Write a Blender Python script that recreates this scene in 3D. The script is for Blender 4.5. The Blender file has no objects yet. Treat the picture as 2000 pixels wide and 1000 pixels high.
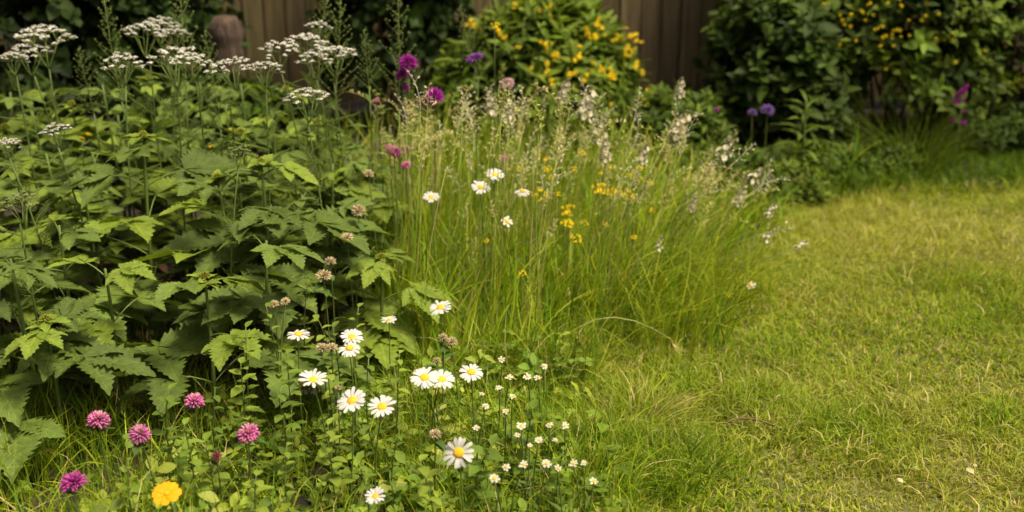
import bpy, math, random
import numpy as np
from math import radians, sin, cos, pi, tan
from mathutils import Vector, Matrix
random.seed(7)
RNG = np.random.default_rng(11)
SC = bpy.context.scene
COL = SC.collection

# ------------------------------------------------------------------ camera, sky, sun, exposure
CAM_H, PITCH, LENS = 1.2, 20.0, 38.6
cd = bpy.data.cameras.new('camera'); cam = bpy.data.objects.new('camera', cd); COL.objects.link(cam)
cam.location = (0, 0, CAM_H); cam.rotation_euler = (radians(90 - PITCH), 0, 0)
cd.lens = LENS; cd.sensor_width = 36; cd.clip_end = 300; cd.clip_start = 0.05
cd.dof.use_dof = True; cd.dof.focus_distance = 2.25; cd.dof.aperture_fstop = 2.4
SC.camera = cam
SUN_EL, SUN_AZ = 64.0, 118.0            # azimuth clockwise from +Y
w = bpy.data.worlds.new('World'); SC.world = w; w.use_nodes = True
nt = w.node_tree; nt.nodes.clear()
sky = nt.nodes.new('ShaderNodeTexSky'); sky.sky_type = 'NISHITA'; sky.sun_disc = False
sky.sun_elevation = radians(SUN_EL); sky.sun_rotation = radians(SUN_AZ)
sky.dust_density = 10.0; sky.ozone_density = 0.0; sky.air_density = 0.35
bg = nt.nodes.new('ShaderNodeBackground'); bg.inputs[1].default_value = 0.085
wo = nt.nodes.new('ShaderNodeOutputWorld')
nt.links.new(sky.outputs[0], bg.inputs[0]); nt.links.new(bg.outputs[0], wo.inputs[0])
sd = bpy.data.lights.new('sun', 'SUN'); sun = bpy.data.objects.new('sun', sd); COL.objects.link(sun)
sd.energy = 3.5; sd.angle = radians(13); sd.color = (1.0, 0.88, 0.63)
se, sa = radians(SUN_EL), radians(SUN_AZ)
sdir = Vector((sin(sa) * cos(se), cos(sa) * cos(se), sin(se)))
sun.rotation_euler = sdir.to_track_quat('Z', 'Y').to_euler(); sun.location = sdir * 30
SC.view_settings.view_transform = 'Standard'; SC.view_settings.look = 'None'
SC.view_settings.exposure = 0.50; SC.view_settings.gamma = 1.0
SC.render.engine = 'CYCLES'

# ------------------------------------------------------------------ small maths
FPX = LENS / 36 * 2000
SP, CP = sin(radians(PITCH)), cos(radians(PITCH))
def at(px, py, Y):
    """world point at distance Y in front of the tripod, seen where the photo shows it"""
    x = (px - 1000) / FPX; u = (500 - py) / FPX
    dy = CP + u * SP; dz = -SP + u * CP
    k = Y / dy
    return np.array([x * k, Y, CAM_H + dz * k])
def ground(px, py):
    u = (500 - py) / FPX; dy = CP + u * SP; dz = -SP + u * CP
    return at(px, py, dy * CAM_H / -dz)
def lin(h):
    h = h.lstrip('#'); c = [int(h[i:i + 2], 16) / 255 for i in (0, 2, 4)]
    return np.array([x / 12.92 if x < .04045 else ((x + .055) / 1.055) ** 2.4 for x in c])
class Noise:
    def __init__(s, seed, n=64):
        s.g = np.random.default_rng(seed).random((n, n)); s.n = n
    def __call__(s, x, y, scale):
        x = np.asarray(x) * scale + 100; y = np.asarray(y) * scale + 100
        i = np.floor(x).astype(int); j = np.floor(y).astype(int); fx = x - i; fy = y - j
        fx = fx * fx * (3 - 2 * fx); fy = fy * fy * (3 - 2 * fy); n = s.n
        a = s.g[i % n, j % n]; b = s.g[(i + 1) % n, j % n]; c = s.g[i % n, (j + 1) % n]; d = s.g[(i + 1) % n, (j + 1) % n]
        return (a * (1 - fx) + b * fx) * (1 - fy) + (c * (1 - fx) + d * fx) * fy
N1, N2, N3 = Noise(1), Noise(2), Noise(3)
def unit(v):
    v = np.asarray(v, float); return v / np.maximum(np.linalg.norm(v, axis=-1, keepdims=True), 1e-9)
def basis(n, spin):
    """N rotation matrices whose third column is n, spun about it"""
    n = unit(np.atleast_2d(n)); spin = np.broadcast_to(spin, (len(n),))
    ref = np.where(np.abs(n[:, 2:3]) > .95, np.array([[1., 0, 0]]), np.array([[0, 0, 1.]]))
    a = unit(np.cross(ref, n)); b = np.cross(n, a)
    c, s = np.cos(spin)[:, None], np.sin(spin)[:, None]
    return np.stack([a * c + b * s, -a * s + b * c, n], axis=2)

class MB:
    """collects geometry; build() links it as ONE mesh object"""
    def __init__(s): s.V, s.L, s.T, s.C, s.U, s.M, s.n = [], [], [], [], [], [], 0
    def raw(s, V, loops, totals, C, U, M):
        s.V.append(V); s.L.append(np.asarray(loops) + s.n); s.T.append(totals); s.C.append(C); s.U.append(U); s.M.append(M)
        s.n += len(V)
    def add(s, V, faces, col=(1, 1, 1), uv=None, mat=0):
        V = np.asarray(V, float)
        loops = np.array([i for f in faces for i in f]); tot = np.array([len(f) for f in faces])
        C = np.broadcast_to(np.asarray(col, float), (len(V), 3)).copy()
        U = np.zeros((len(V), 3)) if uv is None else np.asarray(uv, float)
        s.raw(V, loops, tot, C, U, np.full(len(faces), mat))
        return s
    def tpl(s):
        return (np.concatenate(s.V), np.concatenate(s.L), np.concatenate(s.T), np.concatenate(s.C), np.concatenate(s.U), np.concatenate(s.M))
    def stamp(s, tpl, R, P, S, col=None):
        V, L, T, C, U, M = tpl; P = np.atleast_2d(P); n = len(P); nv = len(V)
        S = np.broadcast_to(np.asarray(S, float), (n,))
        W = np.einsum('nij,vj->nvi', R, V) * S[:, None, None] + P[:, None, :]
        LL = (np.tile(L, (n, 1)) + (np.arange(n) * nv)[:, None]).ravel()
        CC = np.tile(C, (n, 1, 1))
        if col is not None: CC = CC * np.broadcast_to(np.asarray(col, float), (n, 3))[:, None, :]
        s.raw(W.reshape(-1, 3), LL, np.tile(T, n), CC.reshape(-1, 3), np.tile(U, (n, 1)), np.tile(M, n))
        return s
    def mesh(s, name, mats, smooth=True):
        V, L, T, C, U, M = s.tpl()
        me = bpy.data.meshes.new(name)
        me.vertices.add(len(V)); me.vertices.foreach_set('co', V.astype(np.float32).ravel())
        me.loops.add(len(L)); me.loops.foreach_set('vertex_index', L.astype(np.int32))
        me.polygons.add(len(T)); st = np.concatenate([[0], np.cumsum(T)[:-1]])
        me.polygons.foreach_set('loop_start', st.astype(np.int32))
        me.polygons.foreach_set('material_index', M.astype(np.int32))
        me.polygons.foreach_set('use_smooth', np.full(len(T), smooth))
        a = me.attributes.new('col', 'FLOAT_COLOR', 'POINT')
        a.data.foreach_set('color', np.concatenate([C, np.ones((len(C), 1))], 1).astype(np.float32).ravel())
        b = me.attributes.new('leaf', 'FLOAT_VECTOR', 'POINT'); b.data.foreach_set('vector', U.astype(np.float32).ravel())
        for m in (mats if isinstance(mats, (list, tuple)) else [mats]): me.materials.append(m)
        me.update(calc_edges=True)
        return me
    def build(s, name, mats, parent=None, loc=None, smooth=True):
        return link(name, s.mesh(name, mats, smooth), parent, loc)
def link(name, me, parent=None, loc=None, rot=None, scale=None):
    o = bpy.data.objects.new(name, me); COL.objects.link(o)
    if parent: o.parent = parent
    if loc is not None: o.location = Vector([float(q) for q in loc])
    if rot is not None: o.rotation_euler = rot
    if scale is not None: o.scale = (scale,) * 3 if not hasattr(scale, '__len__') else scale
    return o
def tag(o, label, cat, group=None, kind=None):
    o['label'] = label; o['category'] = cat
    if group: o['group'] = group
    if kind: o['kind'] = kind
    return o
def thing(name, label, cat, loc, group=None):
    o = bpy.data.objects.new(name, None); COL.objects.link(o)
    o.empty_display_size = .02; o.location = Vector([float(q) for q in loc])
    return tag(o, label, cat, group)
def eul(n, spin=0.0):
    R = basis(np.asarray(n, float), spin)[0]
    return Matrix(R.tolist()).to_euler()

# ------------------------------------------------------------------ materials
def principled(name):
    m = bpy.data.materials.new(name); m.use_nodes = True; t = m.node_tree
    return m, t, t.nodes['Principled BSDF'], t.nodes['Material Output']
def foliage(name, rough=.5, trans=.3, veins=False, spec=.35, var=.25, tw=(1.15, 1.1, .55), nscale=25):
    """leaf, blade or petal: colour of its own kind, light passes through"""
    m, t, p, out = principled(name); N = t.nodes; K = t.links.new
    a = N.new('ShaderNodeAttribute'); a.attribute_name = 'col'
    tc = N.new('ShaderNodeTexCoord'); no = N.new('ShaderNodeTexNoise'); no.inputs['Scale'].default_value = nscale; no.inputs['Detail'].default_value = 3
    K(tc.outputs['Object'], no.inputs['Vector'])
    oi = N.new('ShaderNodeObjectInfo')
    ad = N.new('ShaderNodeMath'); ad.operation = 'ADD'; K(no.outputs['Fac'], ad.inputs[0])
    sc = N.new('ShaderNodeMath'); sc.operation = 'MULTIPLY'; K(oi.outputs['Random'], sc.inputs[0]); sc.inputs[1].default_value = .45
    K(sc.outputs[0], ad.inputs[1])
    mr = N.new('ShaderNodeMapRange'); K(ad.outputs[0], mr.inputs['Value'])
    mr.inputs['From Min'].default_value = .35; mr.inputs['From Max'].default_value = 1.1
    mr.inputs['To Min'].default_value = 1 - var; mr.inputs['To Max'].default_value = 1 + var
    mu = N.new('ShaderNodeVectorMath'); mu.operation = 'SCALE'; K(a.outputs['Color'], mu.inputs[0]); K(mr.outputs[0], mu.inputs['Scale'])
    colr = mu.outputs[0]
    if veins:
        lv = N.new('ShaderNodeAttribute'); lv.attribute_name = 'leaf'
        sx = N.new('ShaderNodeSeparateXYZ'); K(lv.outputs['Vector'], sx.inputs[0])
        def M(op, x, y=None):
            n = N.new('ShaderNodeMath'); n.operation = op
            for i, q in enumerate((x, y)):
                if q is None: continue
                if isinstance(q, (int, float)): n.inputs[i].default_value = q
                else: K(q, n.inputs[i])
            return n.outputs[0]
        av = M('ABSOLUTE', sx.outputs['Y'])
        mid = M('LESS_THAN', av, .05)
        f = M('FRACT', M('SUBTRACT', M('MULTIPLY', sx.outputs['X'], 7.0), M('MULTIPLY', av, 1.5)))
        pp = M('PINGPONG', f, .5)
        side = M('SUBTRACT', 1.0, M('MINIMUM', M('MULTIPLY', pp, 6.0), 1.0))
        vein = M('MAXIMUM', M('MULTIPLY', side, .75), mid)
        mx = N.new('ShaderNodeMix'); mx.data_type = 'RGBA'
        K(M('MULTIPLY', vein, .4), mx.inputs['Factor']); K(colr, mx.inputs['A'])
        s2 = N.new('ShaderNodeVectorMath'); s2.operation = 'MULTIPLY'; K(colr, s2.inputs[0]); s2.inputs[1].default_value = (2.0, 1.7, 1.5)
        K(s2.outputs[0], mx.inputs['B']); colr = mx.outputs['Result']
        n3 = N.new('ShaderNodeTexNoise'); n3.inputs['Scale'].default_value = 22; K(tc.outputs['Object'], n3.inputs['Vector'])
        m3 = N.new('ShaderNodeMix'); m3.data_type = 'RGBA'; r3 = N.new('ShaderNodeMapRange'); K(M('ADD', n3.outputs['Fac'], M('MULTIPLY', oi.outputs['Random'], .12)), r3.inputs['Value'])
        r3.inputs['From Min'].default_value = .74; r3.inputs['From Max'].default_value = .80; r3.inputs['To Max'].default_value = .75
        K(r3.outputs[0], m3.inputs['Factor']); K(colr, m3.inputs['A']); m3.inputs['B'].default_value = (.24, .17, .05, 1); colr = m3.outputs['Result']
        n2 = N.new('ShaderNodeTexNoise'); n2.inputs['Scale'].default_value = 160; K(tc.outputs['Object'], n2.inputs['Vector'])
        hgt = M('ADD', M('MULTIPLY', vein, -1.0), M('MULTIPLY', n2.outputs['Fac'], .8))
        bp = N.new('ShaderNodeBump'); bp.inputs['Strength'].default_value = .45; bp.inputs['Distance'].default_value = .004
        K(hgt, bp.inputs['Height']); K(bp.outputs[0], p.inputs['Normal'])
    K(colr, p.inputs['Base Color']); p.inputs['Roughness'].default_value = rough; p.inputs['Specular IOR Level'].default_value = spec
    if trans > 0:
        tr = N.new('ShaderNodeBsdfTranslucent')
        t2 = N.new('ShaderNodeVectorMath'); t2.operation = 'MULTIPLY'; K(colr, t2.inputs[0]); t2.inputs[1].default_value = tw
        K(t2.outputs[0], tr.inputs['Color'])
        mi = N.new('ShaderNodeMixShader'); mi.inputs[0].default_value = trans
        K(p.outputs[0], mi.inputs[1]); K(tr.outputs[0], mi.inputs[2]); K(mi.outputs[0], out.inputs['Surface'])
    return m
def noisy(name, stops, scale, rough=.9, bump=.5, stretch=(1, 1, 1), bdist=.01, detail=8, attr=False):
    m, t, p, out = principled(name); N = t.nodes; K = t.links.new
    tc = N.new('ShaderNodeTexCoord'); mp = N.new('ShaderNodeMapping'); mp.inputs['Scale'].default_value = stretch
    K(tc.outputs['Object'], mp.inputs['Vector'])
    no = N.new('ShaderNodeTexNoise'); no.inputs['Scale'].default_value = scale; no.inputs['Detail'].default_value = detail; no.inputs['Roughness'].default_value = .65
    K(mp.outputs[0], no.inputs['Vector'])
    cr = N.new('ShaderNodeValToRGB'); e = cr.color_ramp.elements
    while len(e) < len(stops): e.new(.5)
    for el, (pos, c) in zip(e, stops): el.position = pos; el.color = (*[float(q) for q in c], 1)
    K(no.outputs['Fac'], cr.inputs[0]); c = cr.outputs[0]
    if attr:
        a = N.new('ShaderNodeAttribute'); a.attribute_name = 'col'
        mm = N.new('ShaderNodeVectorMath'); mm.operation = 'MULTIPLY'; K(c, mm.inputs[0]); K(a.outputs['Color'], mm.inputs[1]); c = mm.outputs[0]
    K(c, p.inputs['Base Color']); p.inputs['Roughness'].default_value = rough
    bp = N.new('ShaderNodeBump'); bp.inputs['Strength'].default_value = bump; bp.inputs['Distance'].default_value = bdist
    K(no.outputs['Fac'], bp.inputs['Height']); K(bp.outputs[0], p.inputs['Normal'])
    return m
M_GRASS = foliage('grass_blade', .5, .42, spec=.14, var=.22, nscale=6)
M_LEAF = foliage('broad_leaf', .5, .28, veins=True, spec=.32, var=.34, nscale=9)
M_SMALL = foliage('small_leaf', .6, .3, spec=.18, var=.25, nscale=14)
M_STEM = foliage('green_stem', .55, .0, var=.2)
M_SEED = foliage('seed_husk', .7, .25, var=.22, tw=(1.1, 1, .7), nscale=40)
M_WHITE = foliage('white_petal', .6, .42, var=.04, tw=(1, 1, .95), spec=.2)
M_PETAL = foliage('coloured_petal', .55, .3, var=.14, tw=(1.1, 1, 1), spec=.2, nscale=60)
M_DISC = noisy('daisy_disc', [(.3, lin('e39a05')), (.7, lin('f8c81c'))], 900, .7, .9, bdist=.002)
M_LAWNSOIL = noisy('lawn_soil', [(.3, (.06, .065, .014)), (.55, (.13, .13, .03)), (.75, (.24, .21, .07))], 18, .95, .8, bdist=.02)
M_SOIL = noisy('bed_soil', [(.3, (.018, .013, .008)), (.6, (.045, .034, .02)), (.8, (.09, .07, .04))], 30, .95, .9, bdist=.02)
M_FENCE = noisy('fence_wood', [(.25, lin('50472f')), (.5, lin('726543')), (.75, lin('8f815a'))], 9, .85, .6, stretch=(6, 6, .35), bdist=.01, attr=True)
M_BARK = noisy('old_wood', [(.25, lin('33241b')), (.5, lin('5a483b')), (.75, lin('7f6a58'))], 30, .9, 1.0, stretch=(1, 1, .16), bdist=.05)
M_TWIG = noisy('twig_bark', [(.3, lin('4a3a26')), (.7, lin('7d6844'))], 60, .9, .6)
M_DRY = foliage('dry_leaf', .75, .2, var=.3, tw=(1, .9, .7))

# ------------------------------------------------------------------ shape builders
def tube(mb, pts, rad, sides=5, col=(1, 1, 1), mat=0):
    pts = np.asarray(pts, float); n = len(pts); rad = np.broadcast_to(np.asarray(rad, float), (n,))
    d = unit(np.gradient(pts, axis=0)); R = basis(d, 0.0)
    th = np.arange(sides) * 2 * pi / sides
    ring = np.stack([np.cos(th), np.sin(th), 0 * th], 1)
    V = (np.einsum('nij,vj->nvi', R, ring) * rad[:, None, None] + pts[:, None, :]).reshape(-1, 3)
    # keep rings aligned
    F = []
    off = [0] * n
    for i in range(1, n):
        a = V[(i - 1) * sides:(i) * sides] - pts[i - 1]; b = V[i * sides:(i + 1) * sides] - pts[i]
        best = max(range(sides), key=lambda k: float(np.sum(np.roll(b, -k, 0) * a)))
        V[i * sides:(i + 1) * sides] = np.roll(b, -best, 0) + pts[i]
    for i in range(n - 1):
        for k in range(sides):
            a, b = i * sides + k, i * sides + (k + 1) % sides
            F.append((a, b, b + sides, a + sides))
    F.append(tuple(range((n - 1) * sides, n * sides)))
    mb.add(V, F, col, None, mat)
def curve(p0, p1, sag=(0, 0, 0), n=7, wob=0.0):
    t = np.linspace(0, 1, n)[:, None]; p0 = np.asarray(p0, float); p1 = np.asarray(p1, float)
    P = p0 + (p1 - p0) * t + np.asarray(sag, float) * (4 * t * (1 - t))
    if wob: P[1:-1] += RNG.normal(0, wob, (n - 2, 3))
    return P
def stem_to(mb, top, n=8, r0=.002, r1=.0012, col=(1, 1, 1), bend=.02, sides=5, base=(0, 0, 0)):
    """stem from the root to a head; leaves the ground upright"""
    top = np.asarray(top, float); t = np.linspace(0, 1, n)[:, None]; b = np.asarray(base, float)
    P = np.concatenate([b[:2] + (top[:2] - b[:2]) * t ** 1.6, b[2] + (top[2] - b[2]) * t], 1)
    P[:, :2] += np.sin(t * pi) * RNG.normal(0, bend, 2)
    tube(mb, P, np.linspace(r0, r1, n), sides, col)
    return P
def leaflet(L=1., W=.3, n=14, teeth=0., nt_=9, fold=.25, droop=.25, ripple=.03, shape=.75, across=(-1, -.5, 0, .5, 1), tip=1.0, seed=0):
    """one leaf blade along +Y, face up +Z; optional serrated rim"""
    r = np.random.default_rng(seed)
    t = np.linspace(0, 1, n); v = np.array(across)
    wd = np.sin(pi * t ** shape) ** .8 * W * .5; wd[0] = W * .03; wd[-1] = W * .012
    ph = (t * nt_) % 1.0
    saw = 1 + teeth * (ph - .55) * (t > .08) * (t < .97)
    V, U = [], []
    k1, k2 = r.uniform(0, 6, 2)
    for i in range(n):
        for q in v:
            s = saw[i] if abs(q) > .9 else 1
            x = q * wd[i] * s
            y = t[i] * L + (abs(q) ** 1.5) * wd[i] * .35 * (1 - t[i])
            z = fold * abs(x) - droop * L * t[i] ** 2 + ripple * L * sin(5 * t[i] + k1 + 2 * q) * abs(q) + ripple * L * .6 * sin(11 * t[i] + k2) * abs(q)
            V.append((x, y, z)); U.append((t[i], q, 0))
    m = len(v); F = [(i * m + j, i * m + j + 1, (i + 1) * m + j + 1, (i + 1) * m + j) for i in range(n - 1) for j in range(m - 1)]
    return np.array(V), F, np.array(U)
def rot_xyz(rx, ry, rz): return np.array(Matrix.Rotation(rz, 3, 'Z') @ Matrix.Rotation(ry, 3, 'Y') @ Matrix.Rotation(rx, 3, 'X'))
def palmate(seed, nl, L, col, n=34, teeth=.50):
    """lobed serrated leaf: lobes radiate from the stalk end, with the stalk"""
    r = np.random.default_rng(seed); mb = MB()
    specs = {1: [(0, 1, .62)], 3: [(0, 1, .58), (56, .84, .54), (-56, .84, .54)],
             5: [(0, 1, .56), (46, .88, .54), (-46, .88, .54), (100, .60, .52), (-100, .60, .52)]}[nl]
    for i, (a, l, wf) in enumerate(specs):
        l = l * r.uniform(.92, 1.08)
        V, F, U = leaflet(L * l, L * l * wf * r.uniform(.95, 1.1), n, teeth, 10, r.uniform(.12, .3), r.uniform(.08, .26), .026, .62, seed=seed * 7 + i)
        R = rot_xyz(radians(r.uniform(-10, 5)), radians(r.uniform(-10, 10)), radians(-a + r.uniform(-6, 6)))
        V = V @ R.T + np.array([0, 0, -.0012 * i])
        mb.add(V, F, col * r.uniform(.92, 1.08), U)
    return mb
def blades(mb, P, h, wd, az, lean, col, segs=5, tw=None, mat=0, tip=None):
    """many grass blades in one go"""
    n = len(P); t = np.linspace(0, 1, segs + 1)
    h, wd, az, lean = [np.broadcast_to(np.asarray(q, float), (n,)) for q in (h, wd, az, lean)]
    dirh = np.stack([np.cos(az), np.sin(az), 0 * az], 1)
    tw = RNG.uniform(0, pi, n) if tw is None else tw
    wdir = np.stack([np.cos(tw), np.sin(tw), 0 * tw], 1)
    out = np.minimum(lean, 1.3)[:, None] * (t[None] ** 1.8) * h[:, None]
    up = h[:, None] * (t[None] - np.clip(lean, 0, 1.6)[:, None] * .42 * t[None] ** 3)
    ctr = P[:, None, :] + dirh[:, None, :] * out[..., None] + np.stack([0 * up, 0 * up, up], 2)
    side_ = np.stack([-np.sin(az), np.cos(az), 0 * az], 1)
    wob = .085 * h[:, None] * np.sin(t[None] * RNG.uniform(3, 8, n)[:, None] + RNG.uniform(0, 6.28, n)[:, None]) * t[None] * RNG.normal(0, 1, n)[:, None]
    ctr = ctr + side_[:, None, :] * wob[..., None]
    ww = wd[:, None] * .5 * np.clip(1 - t[None] ** 2.2, .06, 1)
    A = ctr - wdir[:, None] * ww[..., None]; B = ctr + wdir[:, None] * ww[..., None]
    V = np.stack([A, B], 2).reshape(n, -1, 3); nv = V.shape[1]
    f = np.array([[2 * i, 2 * i + 1, 2 * i + 3, 2 * i + 2] for i in range(segs)]).ravel()
    L = (f[None] + (np.arange(n) * nv)[:, None]).ravel()
    C = np.repeat(col[:, None, :], nv, 1)
    if tip is not None:
        k = np.repeat(np.clip((t - .55) / .45, 0, 1), 2)[None, :, None] * tip[:, None, None]
        C = C * (1 - k) + np.array([.30, .24, .09]) * k
    mb.raw(V.reshape(-1, 3), L, np.full(n * segs, 4), C.reshape(-1, 3), np.zeros((n * nv, 3)), np.full(n * segs, mat))
def mixcol(n, cols, p, jit=.15):
    cols = np.array(cols); k = RNG.choice(len(cols), n, p=np.array(p) / sum(p))
    return cols[k] * RNG.uniform(1 - jit, 1 + jit, (n, 1)) * RNG.uniform(.94, 1.06, (n, 3))
G_FRESH, G_YEL, G_DEEP, G_BLUE = np.array([.205, .320, .016]), np.array([.37, .425, .026]), np.array([.105, .195, .014]), np.array([.12, .19, .035])
G_STRAW, G_PALE = np.array([.52, .43, .17]), np.array([.43, .42, .09])

# ------------------------------------------------------------------ the ground
EY = [1.3, 1.84, 2.3, 2.54, 2.75, 2.95, 3.39, 3.80, 3.92, 4.0, 4.07, 4.3]
EX = [.22, .22, .17, .22, .50, .66, .92, 1.0, 1.15, 1.6, 2.1, 3.4]
def edge(y): return np.interp(y, EY, EX)
def gz(x, y): return .035 * (N1(x, y, 1.3) - .5) + .02 * (N2(x, y, 3.7) - .5)
def sheet(name, xs, ys, mat, dz=0.0, keep=None, label=None):
    X, Y = np.meshgrid(xs, ys); V = np.stack([X.ravel(), Y.ravel(), gz(X.ravel(), Y.ravel()) + dz], 1); m = len(xs)
    F = []
    for j in range(len(ys) - 1):
        for i in range(m - 1):
            if keep is None or keep((xs[i] + xs[i + 1]) / 2, (ys[j] + ys[j + 1]) / 2): F.append((j * m + i, j * m + i + 1, (j + 1) * m + i + 1, (j + 1) * m + i))
    o = MB().add(V, F).build(name, mat); o['kind'] = 'structure'; return o
xs = np.concatenate([[-60, -25, -12, -6], np.arange(-4, 4.01, .08), [6, 12, 25, 60]]); ys = np.concatenate([[-60, -25, -10, -4, -1.5], np.arange(0, 6.01, .08), [8, 14, 26, 60]])
sheet('lawn', xs, ys, M_LAWNSOIL)
sheet('soil_bed', np.arange(-4, 4.01, .05), np.arange(1.2, 5.8, .05), M_SOIL, .004, lambda x, y: x < edge(y) + .04 * (N3(x, y, 6) - .5))

def inview(P, m=.25, top=None):
    """keep what the place shows from about here, with room to step aside"""
    x, y = P[:, 0], P[:, 1]
    z = y * CP + CAM_H * SP
    return np.abs(x) < z * 1000 / FPX + m
def scatter(n, x0, x1, y0, y1):
    P = np.stack([RNG.uniform(x0, x1, n), RNG.uniform(y0, y1, n), np.zeros(n)], 1)
    return P
def drop(P): P[:, 2] = gz(P[:, 0], P[:, 1]); return P

# ---- mown lawn
P = scatter(330000, -.1, 3.7, 1.35, 4.75); P = P[inview(P, .9)]; P = P[inview(P, .15) | (RNG.random(len(P)) < .45)]
d = P[:, 0] - edge(P[:, 1]); P = P[d > -.10 + .06 * RNG.random(len(d))]
keep = RNG.random(len(P)) < np.clip(1.25 - .22 * (P[:, 1] - 1.4), .4, 1); P = drop(P[keep])
n = len(P); d = P[:, 0] - edge(P[:, 1])
cl = N1(P[:, 0], P[:, 1], 5.5) * .6 + N2(P[:, 0], P[:, 1], 13) * .4         # clumps
rimlong = np.exp(-np.clip(d, 0, 9) / (.10 + .10 * np.clip(P[:, 1] - 2.4, 0, 1)))
tuft = np.zeros(n)
for (tx, ty, rr) in ((1650, 850, .16), (1930, 585, .18), (1300, 900, .17), (1230, 820, .14), (1480, 800, .12), (1750, 330, .3), (1950, 830, .12), (1330, 760, .12)):
    g = ground(tx, ty); tuft = np.maximum(tuft, np.exp(-((P[:, 0] - g[0]) ** 2 + (P[:, 1] - g[1]) ** 2) / rr ** 2))
h = (.008 + .030 * np.clip(cl * 1.5 - .25, 0, 1) + .050 * rimlong + .040 * tuft) * RNG.uniform(.6, 1.25, n)
flat = RNG.random(n) < .22 * (1 - tuft)
lean = np.where(flat, RNG.uniform(1.1, 1.6, n), RNG.uniform(.15, 1.2, n))
az = N3(P[:, 0], P[:, 1], 4.0) * 4 * pi + RNG.normal(0, 1.7, n)
c = mixcol(n, [G_FRESH, G_YEL, G_DEEP, G_PALE, G_STRAW], [.33, .40, .17, .07, .03])
wt = np.clip((cl - .35) * 2.2, 0, 1)[:, None]; dryk = np.clip(1.15 - 1.6 * N2(P[:, 0] + 7, P[:, 1], 2.3), 0, 1)[:, None] * (1 - tuft)[:, None]
wt = np.clip(wt + tuft[:, None] * .8, 0, 1); c = c * (1 - .55 * wt) + wt * .55 * (G_FRESH * .55 + G_DEEP * .45)
c = (c * (1 - .58 * dryk) + .58 * dryk * G_PALE) * np.array([1.07, 1.06, 1.0])
c[flat & (RNG.random(n) < .30)] = G_STRAW * .9
mb = MB(); blades(mb, P, h, RNG.uniform(.0022, .0048, n), az, lean, c, 3, tip=np.where(RNG.random(n) < .3, .6, 0))
tag(mb.build('lawn_grass', M_GRASS), 'short mown yellow-green grass of the lawn', 'grass', kind='stuff')

# ---- longer dark grass along the shrubs on the right
P = scatter(20000, .95, 3.7, 3.85, 4.75); P = P[(P[:, 0] < edge(P[:, 1]) + .12 + .1 * RNG.random(len(P))) & inview(P, .9)]
P = drop(P[RNG.random(len(P)) < .35 + .9 * N1(P[:, 0], P[:, 1], 5)]); n = len(P)
mb = MB(); blades(mb, P, (.05 + .10 * N2(P[:, 0], P[:, 1], 4)) * RNG.uniform(.6, 1.3, n), RNG.uniform(.003, .006, n), RNG.uniform(0, 6.28, n), np.abs(RNG.normal(.5, .35, n)), mixcol(n, [G_FRESH * .8, G_DEEP, G_DEEP * .8, G_BLUE], [.3, .35, .2, .15]), 4)
tag(mb.build('rim_grass', M_GRASS), 'longer dark green grass between the lawn and the shrubs on the right', 'grass', kind='stuff')

# ---- dry clippings lying on the lawn
P = scatter(3600, .0, 2.7, 1.4, 4.3); P = P[(P[:, 0] > edge(P[:, 1]) - .1) & inview(P, .2)]
P = P[RNG.random(len(P)) < np.clip(1.5 - 2 * N2(P[:, 0] + 7, P[:, 1], 2.3), .12, 1)]
drop(P); P[:, 2] += RNG.uniform(.012, .04, len(P)); n = len(P)
mb = MB(); blades(mb, P, RNG.uniform(.025, .06, n) , RNG.uniform(.0018, .0035, n), RNG.uniform(0, 6.28, n), RNG.uniform(1.2, 2.4, n), mixcol(n, [G_STRAW, G_STRAW * .7, G_PALE], [.5, .25, .25]), 3)
tag(mb.build('grass_clippings', M_SEED), 'pale dry grass clippings strewn on the lawn', 'clippings', kind='stuff')

# ---- long meadow grass
def meadow_w(x, y):
    a = np.clip((x - np.interp(y, [2.4, 2.7, 3.2, 4.0], [-.34, -.42, -.52, -.75])) / .12, 0, 1)
    b = np.clip((edge(y) - .03 - x) / .15, 0, 1)
    f = np.clip((y - np.interp(x, [-.4, -.1, .12, .3, 1.2], [2.44, 2.28, 2.22, 2.62, 2.5])) / .10, 0, 1)
    g = np.clip((4.15 - y) / .3, 0, 1)
    return a * b * f * g
P = scatter(12000, -.9, 1.3, 2.3, 4.2); wgt = meadow_w(P[:, 0], P[:, 1])
P = drop(P[RNG.random(len(P)) < wgt * (.45 + .75 * N1(P[:, 0], P[:, 1], 7))]); n = len(P)
side = np.clip((P[:, 0] - .1) / .8, 0, 1)
h = (.20 + .17 * N2(P[:, 0], P[:, 1], 4) + .10 * RNG.random(n)) * (1 - .35 * side) * RNG.uniform(.55, 1.15, n) * np.clip(.8 + .7 * (P[:, 1] - 2.5), .62, 1.05)
az = np.where(RNG.random(n) < .55, RNG.normal(-.15, .9, n), RNG.uniform(0, 6.28, n))
lean = np.abs(RNG.normal(.25 + .35 * side, .32, n))
c = mixcol(n, [G_FRESH, G_YEL, G_DEEP, G_PALE, G_STRAW], [.46, .40, .05, .07, .02])
c *= np.array([1.06, 1.12, 1.0])
mb = MB(); blades(mb, P, h, RNG.uniform(.0026, .0078, n), az, lean, c, 7, RNG.normal(0, .8, n), tip=np.where(RNG.random(n) < .25, .7, 0))
tag(mb.build('meadow_grass', M_GRASS), 'long fresh green unmown grass filling the middle of the flower bed', 'grass', kind='stuff')

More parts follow.
